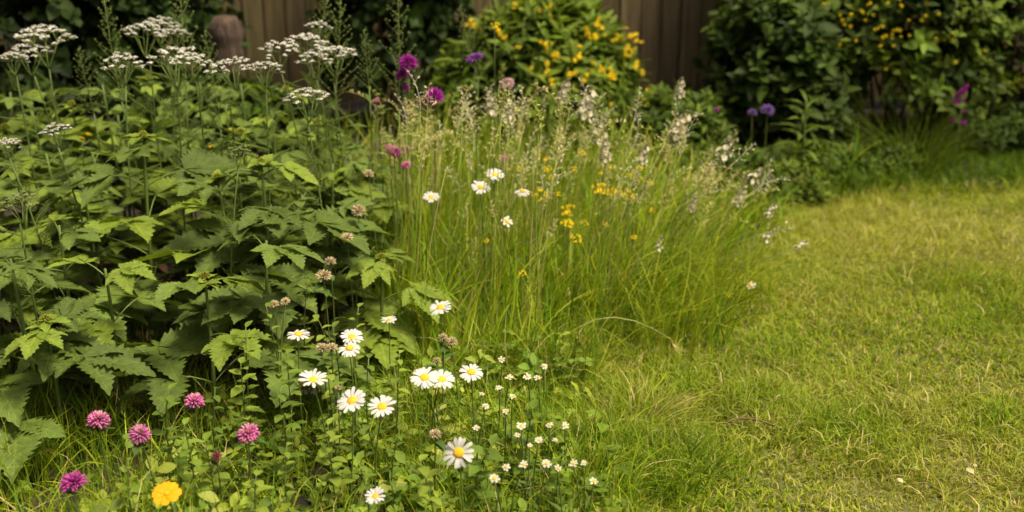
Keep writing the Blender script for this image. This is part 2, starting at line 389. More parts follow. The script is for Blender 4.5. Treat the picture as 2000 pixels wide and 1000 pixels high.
# ---- grass and herbs of the bed's front corner
P = scatter(31000, -1.35, .3, 1.45, 2.62); P = P[(P[:, 0] < edge(P[:, 1]) + .02) & inview(P, .2)]
P = drop(P[RNG.random(len(P)) < (.25 + .9 * N2(P[:, 0], P[:, 1], 8)) * np.where((P[:, 0] < -.3) & (P[:, 1] > 2.25), .35, 1) * np.where((P[:, 0] < -.35), .55, .85)]); n = len(P)
h = (.06 + .15 * N1(P[:, 0], P[:, 1], 6)) * RNG.uniform(.5, 1.4, n)
c = mixcol(n, [G_FRESH, G_DEEP, G_YEL, G_BLUE, G_STRAW], [.42, .16, .26, .1, .06])
mb = MB(); blades(mb, P, h, RNG.uniform(.0018, .0042, n), RNG.uniform(0, 6.28, n), np.abs(RNG.normal(.5, .4, n)), c, 5)
tag(mb.build('bed_grass', M_GRASS), 'loose green grass growing between the low herbs in front', 'grass', kind='stuff')

def rim_tpl(L, W, n=7, **k):
    V, F, U = leaflet(L, W, n, across=(-1, 0, 1), **k); return MB().add(V, F, (1, 1, 1), U)
# trefoil and oval-leaf ground cover
tre = MB()
for k in range(3):
    V, F, U = leaflet(1, .95, 7, fold=.25, droop=.12, shape=1.15, across=(-1, 0, 1), seed=k)
    tre.add(V @ rot_xyz(radians(8), 0, k * 2 * pi / 3).T, F, (1, 1, 1), U)
tube(tre, [(0, 0, 0), (.2, .1, -2.2), (.3, -.2, -5)], .05, 3, (1, 1, .9))
tre = tre.tpl()
ov = MB()
for k in range(4):
    V, F, U = leaflet(1.5, .85, 7, fold=.25, droop=.2, shape=.85, across=(-1, 0, 1), seed=k)
    ov.add(V @ rot_xyz(radians(12), 0, k * 1.7).T + np.array([0, 0, -.5 * k]), F, (1, 1, 1), U)
tube(ov, [(0, 0, 0), (.1, .1, -3), (.3, 0, -8)], .07, 3)
ov = ov.tpl()
mb = MB()
P = scatter(2500, -1.3, .26, 1.45, 2.38); P = P[(P[:, 0] < edge(P[:, 1])) & inview(P, .2)]
wgt = np.clip((P[:, 0] + np.interp(P[:, 1], [1.5, 2.2, 2.6], [1.1, .62, .36])) / .2, .1, 1) * (.3 + 1.0 * N3(P[:, 0], P[:, 1], 7))
P = drop(P[RNG.random(len(P)) < wgt]); n = len(P)
P[:, 2] += (.03 + .09 * N1(P[:, 0], P[:, 1], 6)) * RNG.uniform(.5, 1.4, n)
nrm = RNG.normal(0, .35, (n, 3)) + np.array([0, -.1, 1]); R = basis(nrm, RNG.uniform(0, 6.28, n))
c = mixcol(n, [(.17, .26, .028), (.26, .33, .035), (.13, .205, .025), (.34, .38, .07)], [.4, .3, .18, .12])
k = RNG.random(n) < .6
mb.stamp(tre, R[k], P[k], RNG.uniform(.009, .021, k.sum()), c[k]); k = ~k
mb.stamp(ov, R[k], P[k], RNG.uniform(.013, .028, k.sum()), c[k])
tag(mb.build('ground_cover', M_SMALL), 'low clover and oval-leaved herbs carpeting the front of the bed', 'ground cover', kind='stuff')

# dead leaves and stalks under the leafy plants
mb = MB(); dl = rim_tpl(1, .5, 6, droop=.3, fold=.4).tpl()
P = drop(scatter(900, -1.5, -.15, 2.15, 3.2)); P = P[inview(P, .2)]; n = len(P); P[:, 2] += RNG.uniform(.006, .03, n)
mb.stamp(dl, basis(RNG.normal(0, .5, (n, 3)) + (0, 0, 1), RNG.uniform(0, 6.28, n)), P, RNG.uniform(.025, .06, n), mixcol(n, [(.20, .12, .05), (.30, .21, .09), (.10, .06, .03)], [.4, .3, .3]))
tag(mb.build('leaf_litter', M_DRY), 'brown dead leaves on the soil under the broad-leaved plants', 'leaf litter', kind='stuff')

# ------------------------------------------------------------------ fence and post
FY = 5.45
fence = thing('wooden_fence', 'weathered brown fence of upright boards behind the shrubs', 'fence', (0, FY, 0))
mb = MB(); x = -4.6
def boxv(mb, x0, x1, y0, y1, z0, z1, col=(1, 1, 1), b=.004):
    V = []
    for z, i in ((z0, 0), (z1 - b, 0), (z1, b)):
        V += [(x0 + i + b, y0 + i, z), (x1 - i - b, y0 + i, z), (x1 - i, y0 + i + b, z), (x1 - i, y1 - i - b, z), (x1 - i - b, y1 - i, z), (x0 + i + b, y1 - i, z), (x0 + i, y1 - i - b, z), (x0 + i, y0 + i + b, z)]
    F = [(8 * l + k, 8 * l + (k + 1) % 8, 8 * l + 8 + (k + 1) % 8, 8 * l + 8 + k) for l in range(2) for k in range(8)] + [tuple(range(16, 24)), tuple(range(7, -1, -1))]
    mb.add(V, F, col)
while x < 4.6:
    wd = random.uniform(.088, .104); g = random.uniform(.6, 1.12)
    dy = random.uniform(-.004, .004)
    boxv(mb, x, x + wd, dy, .018 + dy, .04, 1.8 + random.uniform(-.01, .01), np.array([g, g * random.uniform(.93, 1.02), g * random.uniform(.85, 1.0)]))
    boxv(mb, x + wd - .02, x + wd + .03, .0225, .0295, .04, 1.78, np.array([g, g, g]) * .8, .001)
    x += wd + random.uniform(.004, .010)
mb.build('board_panel', M_FENCE, fence, smooth=False)
for z in (.35, 1.45):
    m2 = MB(); boxv(m2, -4.6, 4.6, .030, .075, z, z + .09, (.7, .68, .62)); m2.build('rail', M_FENCE, fence, smooth=False)
for i in range(5):
    m2 = MB(); xx = -4.4 + i * 2.2; boxv(m2, xx, xx + .09, .080, .17, 0, 1.85, (.7, .68, .62)); m2.build('post', M_FENCE, fence, smooth=False)

def lathe(mb, prof, sides=16, jit=0., col=(1, 1, 1)):
    V = []
    for (r, z) in prof:
        for k in range(sides):
            a = k * 2 * pi / sides; q = r * (1 + jit * random.uniform(-1, 1)); V.append((q * cos(a), q * sin(a), z))
    n = len(prof); F = [(i * sides + k, i * sides + (k + 1) % sides, (i + 1) * sides + (k + 1) % sides, (i + 1) * sides + k) for i in range(n - 1) for k in range(sides)]
    F.append(tuple(range((n - 1) * sides, n * sides))); mb.add(V, F, col)
pt = at(438, 30, 4.1)
post = thing('wooden_post', 'reddish brown round-topped wooden post behind the white flower heads', 'post', (pt[0], pt[1], 0))
zt = pt[2]; mb = MB(); lathe(mb, [(.062, -.1), (.062, zt * .4), (.056, zt - .2), (.058, zt - .16), (.056, zt - .13), (.055, zt - .11), (.058, zt - .09), (.062, zt - .06), (.057, zt - .025), (.040, zt - .006), (.015, zt)], 11, .17)
mb.build('shaft', M_BARK, post)

# ------------------------------------------------------------------ shrubs
def sprig(L, W, nl=7, spread=.9, rise=1.0, seed=0, shape=.8, droop=.3, n=6, whorl=False):
    """twig along +Z with leaves around it"""
    r = np.random.default_rng(seed); mb = MB()
    for k in range(nl):
        f = k / max(nl - 1, 1); V, F, U = leaflet(L * (1 - .35 * f) * r.uniform(.8, 1.15), W * (1 - .3 * f), n, fold=.3, droop=droop, shape=shape, across=(-1, 0, 1), seed=seed * 31 + k)
        R = rot_xyz(radians(r.uniform(5, 25) + 45 * f), 0, k * 2.4 + r.uniform(-.3, .3))
        mb.add(V @ R.T + np.array([0, 0, L * rise * (f - .6)]), F, np.array([1, 1, 1]) * r.uniform(.8, 1.2), U)
    tube(mb, [(0, 0, -L * rise * 1.2), (0, 0, 0), (0, 0, L * rise * .4)], [L * .03, L * .02, L * .01], 4, (.9, .8, .6))
    return mb.tpl()
def crown_points(n, rad, seed, lumps=14, inner=.4):
    r = np.random.default_rng(seed); D = unit(r.normal(0, 1, (n, 3))); D[:, 2] = np.where(D[:, 2] < -.35, -D[:, 2], D[:, 2])
    L = unit(r.normal(0, 1, (lumps, 3))); A = r.uniform(-.25, .30, lumps)
    m = 1 + (np.exp(-(1 - D @ L.T) / .06) * A).sum(1)
    q = (1 - inner * r.random(n) ** 1.6) * m
    return D * q[:, None] * np.asarray(rad), D
def shrub(name, label, cat, px, pyc, Y, rad, nsp, sp, size, cols, seed, group=None, up=.5, lumps=14, inner=.45, zc=None, mat=None):
    c = at(px, pyc, Y); z0 = c[2] if zc is None else zc
    t = thing(name, label, cat, (c[0], Y, 0), group)
    P, D = crown_points(nsp, rad, seed, lumps, inner); P[:, 2] += z0
    ok = P[:, 2] > .03; P, D = P[ok], D[ok]; n = len(P)
    nrm = unit(D + np.array([0, 0, up]) + RNG.normal(0, .35, (n, 3)))
    mb = MB(); kk = RNG.integers(0, len(sp), n); R = basis(nrm, RNG.uniform(0, 6.28, n)); S = size * RNG.uniform(.7, 1.25, n)
    C = mixcol(n, cols, [1] * len(cols), .25)
    for i in range(len(sp)):
        q = kk == i
        if q.any(): mb.stamp(sp[i], R[q], P[q], S[q], C[q])
    mb.build('foliage', mat or M_SMALL, t)
    sm = MB()
    for i in range(9):
        a = RNG.uniform(0, 6.28); e = np.array([cos(a) * rad[0] * .6, sin(a) * rad[1] * .5, z0 + rad[2] * RNG.uniform(.1, .6)])
        tube(sm, curve((RNG.normal(0, .04), RNG.normal(0, .04), -.02), e, (0, 0, .05), 6, .01), np.linspace(.009, .003, 6), 5)
    sm.build('stem', M_TWIG, t)
    return t, np.array([c[0], Y, 0]), rad, z0
SP_ROUND = [sprig(.060, .042, 6, seed=s, shape=.85, rise=.8) for s in (1, 2, 3)]
SP_LANCE = [sprig(.085, .024, 9, seed=s, shape=.7, rise=.9, droop=.4) for s in (4, 5, 6)]
SP_OVAL = [sprig(.075, .036, 7, seed=s, shape=.75, rise=.9, droop=.35) for s in (7, 8, 9)]
SP_FINE = [sprig(.045, .016, 10, seed=s, shape=.7, rise=1.6, droop=.3) for s in (10, 11)]
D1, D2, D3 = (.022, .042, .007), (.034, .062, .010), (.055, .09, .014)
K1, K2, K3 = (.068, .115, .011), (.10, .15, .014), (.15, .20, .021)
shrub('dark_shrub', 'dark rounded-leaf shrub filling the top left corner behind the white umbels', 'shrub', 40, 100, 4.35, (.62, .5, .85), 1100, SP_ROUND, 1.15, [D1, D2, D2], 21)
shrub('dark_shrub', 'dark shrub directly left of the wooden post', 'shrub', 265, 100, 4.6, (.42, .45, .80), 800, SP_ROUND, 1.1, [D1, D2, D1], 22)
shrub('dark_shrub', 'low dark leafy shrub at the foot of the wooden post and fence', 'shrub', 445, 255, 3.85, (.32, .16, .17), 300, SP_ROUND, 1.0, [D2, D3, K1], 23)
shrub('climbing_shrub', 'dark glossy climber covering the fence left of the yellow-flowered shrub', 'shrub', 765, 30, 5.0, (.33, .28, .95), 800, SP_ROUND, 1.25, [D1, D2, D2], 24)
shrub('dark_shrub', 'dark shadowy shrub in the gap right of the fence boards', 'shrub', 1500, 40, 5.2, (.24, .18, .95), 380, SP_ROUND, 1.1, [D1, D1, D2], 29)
ysh, yc, yr, yz = shrub('yellow_flowered_shrub', 'bushy green shrub dotted with orange-yellow flowers in front of the fence', 'shrub', 1050, 205, 4.40, (.40, .36, .41), 860, SP_LANCE, 1.15, [K1, K2, K2, K3], 25, up=.8, lumps=18)
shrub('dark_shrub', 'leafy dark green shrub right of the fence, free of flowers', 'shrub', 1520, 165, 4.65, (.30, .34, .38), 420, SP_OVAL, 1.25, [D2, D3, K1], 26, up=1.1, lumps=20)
rsh, rc, rr, rz = shrub('yellow_budded_shrub', 'large green shrub with many tiny yellow flowers near the top right', 'shrub', 1750, 70, 4.75, (.47, .42, .74), 1050, SP_OVAL, .98, [D2, D3, K1, K2, K2, K3], 27, up=1.1, lumps=22, inner=.5)
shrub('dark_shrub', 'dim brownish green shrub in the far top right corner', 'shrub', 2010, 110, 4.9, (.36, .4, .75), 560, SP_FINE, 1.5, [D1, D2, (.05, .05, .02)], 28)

def pompom(rad, n=60, col=(.8, .45, .01), seed=0, thin=.30, flat=.75, inner=.35, zmin=-.35, taper=True, cvar=.25, center=None):
    """flower head of many narrow petals from a round core"""
    r = np.random.default_rng(seed); mb = MB(); i = np.arange(n) + .5
    z = 1 - (1 - zmin) * i / n; a = i * 2.39996; q = np.sqrt(np.maximum(1 - z * z, 0))
    D = np.stack([q * np.cos(a), q * np.sin(a), z], 1); D = unit(D + r.normal(0, .08, (n, 3)))
    sp = MB(); V = []
    for (s, zz) in ((.35, 0), (1, .55), (.75, .85), (.12, 1.0)):
        for k in range(4): V.append((s * thin * .5 * cos(k * pi / 2), s * thin * .5 * sin(k * pi / 2), zz))
    F = [(l * 4 + k, l * 4 + (k + 1) % 4, l * 4 + 4 + (k + 1) % 4, l * 4 + 4 + k) for l in range(3) for k in range(4)] + [(12, 13, 14, 15)]
    sp.add(V, F)
    C = np.asarray(col) * r.uniform(1 - cvar, 1 + cvar, (n, 1))
    if center is not None:
        k = np.clip((D[:, 2:3] - .80) / .15, 0, 1); C = C * (1 - k) + np.asarray(center) * k
    S = r.uniform(.85, 1.1, n) * (rad * (1 - inner))
    P = D * rad * inner; mb.stamp(sp.tpl(), basis(D, r.uniform(0, 6, n)), P, S, C)
    V = mb.V[-1]; V[:, 2] *= flat
    return mb
def cluster(seed, k):
    r = np.random.default_rng(seed); mb = MB()
    for j in range(k):
        q = pompom(.0115 * r.uniform(.75, 1.1), 18, (.90, .72, .018), seed * 9 + j, .6, .55); V, L, T, C, U, M = q.tpl()
        mb.raw(V @ rot_xyz(r.normal(0, .5), r.normal(0, .5), 0).T + r.normal(0, .0125, 3) * (1, 1, .6), L, T, C, U, M)
    return mb
YPOM = [cluster(s, k).mesh('blossom', M_PETAL) for s, k in ((1, 3), (2, 2), (3, 4), (4, 1))]
YBUD = [pompom(.009, 16, (.82, .68, .02), s, .7, .9).mesh('blossom', M_PETAL) for s in (3, 4)]
ypx = [(1165, 47), (1172, 45), (1155, 70), (1172, 65), (1160, 75), (1180, 73), (1205, 70), (1215, 58), (1232, 70), (1208, 65), (1225, 105), (1220, 98), (1240, 130), (1258, 132), (1236, 96),
       (1058, 90), (1062, 88), (1068, 76), (1080, 103), (1075, 118), (1085, 112), (1078, 136), (1070, 150), (1089, 98), (1114, 145), (1150, 143), (1171, 145), (1186, 145), (1192, 150), (1207, 153), (1200, 145), (1187, 152), (1146, 150), (1058, 128),
       (1057, 20), (1067, 27), (1007, 10), (1258, 180), (1267, 177), (1267, 190), (1286, 187), (1290, 183), (1250, 192), (1195, 212), (922, 48), (930, 52), (914, 50), (925, 60), (1130, 115), (1125, 110), (985, 70), (1000, 95), (1245, 80)]
for i, (px, py) in enumerate(ypx):
    Pw = at(px, py, 4.1 + .06 * random.random())
    # push onto the crown surface along the view line
    for Y in np.arange(4.0, 4.9, .02):
        Pw = at(px, py, Y); e = (Pw - np.array([yc[0], yc[1], yz])) / np.array(yr)
        if np.linalg.norm(e) < 1.08: break
    if Y > 4.8: Pw = at(px, py, 4.4)
    link('blossom', YPOM[i % 4], ysh, Pw - yc, eul((random.uniform(-.4, .4), -.7, .8), random.random() * 6), random.uniform(.8, 1.15))
rpx = [(1610, 8), (1662, 28), (1682, 22), (1660, 52), (1695, 10), (1715, 55), (1735, 5), (1745, 60), (1757, 60), (1760, 72), (1742, 75), (1730, 70), (1760, 12), (1812, 8), (1833, 28), (1828, 75), (1845, 78), (1612, 78), (1610, 120), (1617, 118), (1622, 122), (1505, 95), (1730, 135),
       (1618, 180), (1636, 177), (1648, 168), (1866, 122), (1640, 88), (1652, 92), (1672, 80), (1690, 40), (1705, 30), (1645, 40), (1560, 60), (1775, 40), (1800, 40), (1720, 90), (1745, 90), (1860, 65), (1925, 35), (1600, 105), (1563, 50), (1924, 100), (1690, 305), (1700, 303)]
rpx = rpx[:-2] + [(px + random.uniform(-28, 28), py + random.uniform(-16, 14)) for px, py in rpx[:22]]
for i, (px, py) in enumerate(rpx):
    for Y in np.arange(4.1, 5.2, .02):
        Pw = at(px, py, Y); e = (Pw - np.array([rc[0], rc[1], rz])) / np.array(rr)
        if np.linalg.norm(e) < 1.02: break
    if Y > 5.0: continue
    link('blossom', YBUD[i % 2], rsh, Pw - rc, eul((random.uniform(-.4, .4), -.7, .8), random.random() * 6), random.uniform(.6, 1.0))

# low plants along the far rim of the bed
low = [('leafy_mound', 'ragged low mound of leaves spilling furthest onto the lawn below the tall lily-like plant', 1510, 385, 3.86, (.22, .13, .085), 200, SP_LANCE, .62, [K1, K2, K3]),
       ('leafy_mound', 'flat leafy mound between the lily-like plant and the ornamental grass', 1690, 355, 4.18, (.20, .13, .075), 170, SP_LANCE, .62, [K1, K2, D3]),
       ('leafy_mound', 'low green leafy mound at the lawn edge below the two lilac pompoms', 1420, 345, 3.95, (.26, .22, .10), 260, SP_OVAL, .8, [K1, K2, D3]),
       ('leafy_mound', 'low bright mound of leaves at the lawn edge in front of the tall lily-like plant', 1590, 345, 4.12, (.27, .18, .085), 260, SP_LANCE, .7, [K1, K2, K1]),
       ('leafy_mound', 'low dark leafy mound at the foot of the ornamental grass', 1720, 300, 4.45, (.22, .16, .08), 160, SP_OVAL, .75, [D3, K1, D2]),
       ('leafy_mound', 'small-leaved mound right of the ornamental grass at the lawn edge', 1930, 280, 4.7, (.36, .22, .13), 300, SP_FINE, 1.3, [D3, K1, D2]),
       ('leafy_mound', 'green leafy mound between the yellow-flowered shrub and the lawn', 1300, 270, 4.25, (.27, .22, .21), 330, SP_LANCE, .8, [K1, K2, D3]),
       ('leafy_mound', 'dark leafy mound under the fence gap behind the lilac flowers', 1390, 200, 4.85, (.26, .2, .15), 200, SP_ROUND, .9, [D2, D3, D1])]
for i, (nm, lb, px, py, Y, rad, ns, sp, sz, cols) in enumerate(low):
    shrub(nm, lb, 'plant', px, py, Y, rad, ns, sp, sz, cols, 40 + i, up=.9, zc=rad[2] * .55)

# lily-like plant with arching leaves in tiers
g = at(1575, 195, 4.02); t = thing('leafy_spire', 'upright pale green plant with tiers of narrow arching leaves at the shrub foot', 'plant', (g[0], g[1], 0))
mb = MB(); lv = rim_tpl(1, .17, 9, droop=.6, fold=.3, shape=.7).tpl(); P, Nn, S = [], [], []
mb2 = MB(); tube(mb2, [(0, 0, 0), (.005, 0, g[2] * .5), (0, 0, g[2])], [.006, .005, .003], 6, (.09, .14, .03)); mb2.build('stem', M_STEM, t)
for k in range(22):
    f = k / 21; z = g[2] * (.3 + .68 * f); a = k * 2.4; R = rot_xyz(radians(25 + 30 * f), 0, a)
    V, L, T, C, U, M = lv; mb.raw((V * (.15 - .08 * f)) @ R.T + np.array([0, 0, z]), L, T, C * np.array([.15, .21, .03]) * random.uniform(.85, 1.2), U, M)
mb.build('foliage', M_SMALL, t)
# ornamental grass and rim tufts
def tussock(name, label, loc, n, h, spread, cols, lean=(.3, 1.0), wd=(.0020, .0048), dirn=None, rad=.05, segs=7, cat='grass'):
    a = RNG.uniform(0, 6.28, n); q = rad * np.sqrt(RNG.random(n)); P = np.stack([q * np.cos(a), q * np.sin(a), np.zeros(n)], 1)
    az = a + RNG.normal(0, .5, n) if dirn is None else np.where(RNG.random(n) < .45, dirn + RNG.normal(0, .8, n), RNG.uniform(0, 6.28, n))
    mb = MB(); blades(mb, P, h * RNG.uniform(.5, 1.1, n), RNG.uniform(*wd, n), az, RNG.uniform(*lean, n) * spread, mixcol(n, cols, [1] * len(cols)), segs, tip=np.where(RNG.random(n) < .2, .6, 0))
    o = mb.build(name, M_GRASS); o.location = Vector([float(k) for k in loc]); return tag(o, label, cat)
g = ground(1775, 340); tussock('ornamental_grass', 'soft clump of long thin grass under the large shrub on the right', (g[0], g[1], 0), 330, .40, 1.0, [K1, K2, K3, K2], (.1, 1.3), rad=.15)
g = ground(1255, 690); tussock('grass_tussock', 'dense fountain of long grass bulging over the lawn from the bed', (g[0], g[1] + .16, 0), 800, .32, 1.0, [G_FRESH, G_FRESH, G_YEL, G_DEEP, G_YEL], (.0, 1.2), rad=.26, dirn=-.3)
g = ground(1400, 600); tussock('grass_tussock', 'smaller arching grass tussock on the right rim of the bed', (g[0], g[1] + .05, 0), 380, .22, 1.0, [G_FRESH, G_YEL, G_YEL], (.1, 1.1), rad=.17, dirn=-.2)
g = ground(1240, 850); tussock('grass_tussock', 'low pale tuft of bent grass at the bed corner beside the small white flowers', (g[0], g[1], 0), 420, .13, 1.0, [G_FRESH, G_YEL, G_PALE, G_STRAW], (.3, 1.3), rad=.10)
g = ground(1290, 930); tussock('grass_tussock', 'low bright green tuft nearest the bottom edge beside the lawn', (g[0], g[1], 0), 520, .11, 1.0, [G_FRESH, G_DEEP, G_FRESH], (.2, 1.1), rad=.12)
# one long arched stalk over the tussock
a0, a1 = ground(1190, 720), at(1320, 672, 2.5)
t = thing('arching_stalk', 'single long pale grass stalk arching rightwards in front of the tussock', 'grass stalk', (a0[0] - .02, 2.5, 0))
p0 = at(1185, 725, 2.5); pts = [np.array([0, 0, 0.])]
org = np.array([a0[0] - .02, 2.5, 0])
for (px, py) in ((1100, 660), (1130, 640), (1165, 624), (1200, 620), (1240, 627), (1275, 642), (1310, 662)): pts.append(at(px, py, 2.48) - org)
pts[0] = np.array([pts[1][0] - .03, .0, 0]); mb = MB(); tube(mb, pts, np.linspace(.0022, .0012, len(pts)), 5, (.28, .30, .08)); mb.build('stem', M_STEM, t)
mb = MB(); b0 = np.repeat((at(1312, 664, 2.48) - org)[None], 14, 0)
blades(mb, b0, RNG.uniform(-.05, -.02, 14), .002, RNG.normal(pi - .3, .5, 14), 1.0, mixcol(14, [G_STRAW], [1]), 4); mb.build('seed_head', M_SEED, t)

# ------------------------------------------------------------------ broad-leaved plants
LC = np.array([.116, .176, .030]); LB = np.array([.19, .27, .03])
LV = [LC * .85, LC, LC * 1.15, LC * np.array([1.5, 1.4, .9])]
LEAF5 = [palmate(100 + i, 5, 1, LV[i]).mesh('leaf', M_LEAF) for i in range(4)]
LEAF3 = [palmate(110 + i, 3, 1, LV[3 - i]).mesh('leaf', M_LEAF) for i in range(4)]
LEAFY = [palmate(120 + i, 3, 1, LB, 16).mesh('leaf', M_LEAF) for i in range(2)]
BUD = [pompom(.011, 26, (.26, .28, .03), s, .5, 1.0, .3).mesh('bud', M_PETAL) for s in (7, 8)]
def leafy_plant(px, py, Y, label, group=None, size=.14, nodes=5, top=True, umbel=False, spin=None, young=False):
    T = at(px, py, Y); h = T[2]; off = np.array([random.uniform(-.03, .03), random.uniform(-.01, .05)])
    base = np.array([T[0] + off[0], T[1] + off[1], 0]); t = thing('broad_leaved_plant', label, 'plant', base, group)
    mb = MB(); pts = stem_to(mb, T - base, 9, .0055, .003, (.10, .15, .03), .006, 7); 
    spin = random.random() * 6 if spin is None else spin
    specs = []
    for i in range(nodes):
        f = 1 - i * (.62 / max(nodes - 1, 1)) - .06; z = h * f
        p = np.array([np.interp(z, pts[:, 2], pts[:, 0]), np.interp(z, pts[:, 2], pts[:, 1]), z])
        s = size * 1.15 * min(1.0, .50 + .25 * i) * random.uniform(.8, 1.12)
        for k in range(2):
            specs.append((p, spin + i * pi / 2 + k * pi + random.uniform(-.35, .35), s, .25 + .10 * i))
    for (p, a, s, pl) in specs:
        a_dir = np.array([cos(a), sin(a), 0]); L = s * random.uniform(.45, .7)
        e = p + a_dir * L + np.array([0, 0, L * random.uniform(.25, .6)])
        tube(mb, curve(p, e, (0, 0, .006), 5), np.linspace(.0022, .0016, 5), 4, (.11, .16, .03))
        me = random.choice((LEAF5[2:] + LEAF3[:2] + LEAF3[:1]) if young and p[2] > h * .5 else (LEAF5 if random.random() < .6 else LEAF3))
        link('leaf', me, t, e - a_dir * .004, (radians(random.uniform(-20, 14)), radians(random.uniform(-14, 14)), a - pi / 2 + random.uniform(-.25, .25)), s)
    mb.build('stem', M_STEM, t)
    if top:
        tp = T - base
        for k in range(5):
            a = spin + k * 1.26; link('young_leaf', LEAFY[k % 2], t, tp - np.array([0, 0, .004 * k]), (radians(random.uniform(0, 35)), 0, a), size * random.uniform(.22, .40))
        link('bud', BUD[0], t, tp + np.array([0, 0, .004]), None, random.uniform(.8, 1.2))
    return t
GL = 'broad-leaved plants of the leafy clump'
BL = [(280, 265, 2.55, 'tall leafy plant with a yellow-green bud cluster in the middle of the left clump', .15, 5, 1),
      (400, 543, 2.16, 'short pale-budded leafy plant with a large drooping leaf at the clump foot', .15, 3, 1),
      (90, 628, 2.02, 'low leafy plant with a pale star-shaped bud at the lower left edge', .165, 3, 1),
      (510, 318, 2.45, 'bright-tipped leafy plant on the right of the clump beside long grass', .15, 5, 1),
      (425, 350, 2.42, 'leafy plant with bright upper leaves left of the bright-tipped one', .14, 5, 1),
      (205, 525, 2.2, 'leafy plant with a three-fingered leaf hanging over the dark gap at left', .15, 3, 0),
      (745, 505, 2.46, 'low leafy plant with light green leaves standing among the long grass', .14, 3, 1),
      (520, 470, 2.28, 'leafy plant with one big drooping leaf pointing at the daisies', .17, 3, 0),
      (20, 505, 2.12, 'leafy plant cut by the left edge below the green umbel', .15, 4, 0),
      (115, 440, 2.35, 'leafy plant with broad spreading leaves under the lowest white umbel', .16, 4, 0),
      (55, 745, 2.16, 'small dark leafy plant deep in the lower left shade', .10, 2, 0),
      (640, 405, 2.55, 'leafy plant with a wide dull leaf beside the faded pinkish seed heads', .15, 4, 0)]
for (px, py, Y, lb, s, nd, tp) in BL:
    t = leafy_plant(px, py, Y, lb, None, s, nd, bool(tp))
    if 'light green leaves' in lb:
        for c_ in [o for o in COL.objects if o.parent == t and o.name.startswith('leaf')]: c_.data = (LEAF5[3] if random.random() < .5 else LEAF3[0])
for (px, py, Y) in [(180, 300, 2.85), (90, 300, 2.8), (360, 270, 2.9), (470, 260, 2.95), (570, 285, 2.9), (650, 320, 2.85), (230, 225, 3.15), (340, 215, 3.2), (440, 205, 3.25), (30, 320, 2.6), (-60, 450, 2.35), (590, 380, 2.75), (60, 215, 3.1), (140, 205, 3.3), (530, 215, 3.3), (160, 360, 2.65), (620, 240, 3.2), (10, 250, 3.0), (-50, 330, 2.7), (200, 165, 3.3), (290, 150, 3.4), (390, 160, 3.4), (470, 165, 3.4), (560, 175, 3.4), (100, 170, 3.4), (640, 250, 3.1), (680, 300, 2.95), (20, 180, 3.3)]:
    leafy_plant(px, py, Y, 'green toothed-leaf plant packed behind the front row of the leafy clump', GL, random.uniform(.10, .145), random.choice((4, 5, 5)), random.random() < .2, young=True)

# ------------------------------------------------------------------ white umbels
fl = MB(); a6 = np.arange(6) * pi / 3
fl.add(np.concatenate([[[0, 0, .25]], np.stack([np.cos(a6), np.sin(a6), 0 * a6], 1)]), [(0, 1 + k, 1 + (k + 1) % 6) for k in range(6)]); fl = fl.tpl()
def umbel_parts(seed, R=.05, ncl=26, white=(.80, .77, .71), dome=.42):
    r = np.random.default_rng(seed); head, rays = MB(), MB()
    nb = 6
    tips = []
    for i in range(ncl):
        q = R * np.sqrt((i + .5) / ncl); a = i * 2.39996 + r.normal(0, .2)
        tips.append(np.array([q * cos(a), q * sin(a), -dome * q * q / R + r.normal(0, .003)]))
    tips = np.array(tips); hub = np.array([0, 0, -R * 1.5])
    for b in range(nb):
        a = b * 2 * pi / nb; mid = np.array([cos(a) * R * .45, sin(a) * R * .45, -R * .62])
        tube(rays, curve(hub, mid, (0, 0, -.003), 4), [.0014, .0013, .0012, .001], 4, (.13, .18, .04))
        for p in tips:
            if int(((math.atan2(p[1], p[0]) + pi / nb) % (2 * pi)) / (2 * pi / nb)) == b:
                tube(rays, curve(mid, p - np.array([0, 0, .003]), (0, 0, -.002), 4), [.0009, .0008, .0007, .0006], 3, (.15, .19, .05))
    for p in tips:
        n = 11; q = .0074 * np.sqrt((np.arange(n) + .5) / n) * r.uniform(.8, 1.15); a = np.arange(n) * 2.39996
        P = p + np.stack([q * np.cos(a), q * np.sin(a), -q * q / .02 + r.normal(0, .0008, n)], 1)
        Nn = np.stack([q * np.cos(a) / .015, q * np.sin(a) / .015, np.ones(n)], 1) + r.normal(0, .25, (n, 3))
        head.stamp(fl, basis(Nn, r.uniform(0, 6, n)), P, r.uniform(.0016, .0026, n), np.asarray(white) * r.uniform(.85, 1.05, (n, 1)))
        cup = MB(); V = [(.006 * cos(k), .006 * sin(k), -.0025) for k in np.arange(6) * pi / 3] + [(.001 * cos(k), .001 * sin(k), -.007) for k in np.arange(6) * pi / 3]
        rays.add(np.array(V) + p, [(k, (k + 1) % 6, 6 + (k + 1) % 6, 6 + k) for k in range(6)] + [tuple(range(5, -1, -1))], (.17, .2, .06))
    return head.mesh('flower_head', M_WHITE), rays.mesh('rays', M_STEM)
UMB = [umbel_parts(s, .05, n) for s, n in ((1, 26), (2, 22), (3, 30), (4, 20))]
UMG = umbel_parts(9, .05, 18, (.30, .34, .14))
fth = MB()                                               # feathery leaf
for k in range(11):
    f = k / 10
    for sgn in (-1, 1):
        tube(fth, [(0, f, 0), (sgn * .16 * (1 - .6 * f), f + .10, .02), (sgn * .24 * (1 - .6 * f), f + .2, -.02)], [.012, .010, .004], 3)
        tube(fth, [(sgn * .10 * (1 - .6 * f), f + .06, 0), (sgn * .20 * (1 - .6 * f), f + .07, .02)], [.009, .004], 3)
tube(fth, [(0, 0, 0), (0, .5, .05), (0, 1.1, -.1)], [.016, .012, .005], 3)
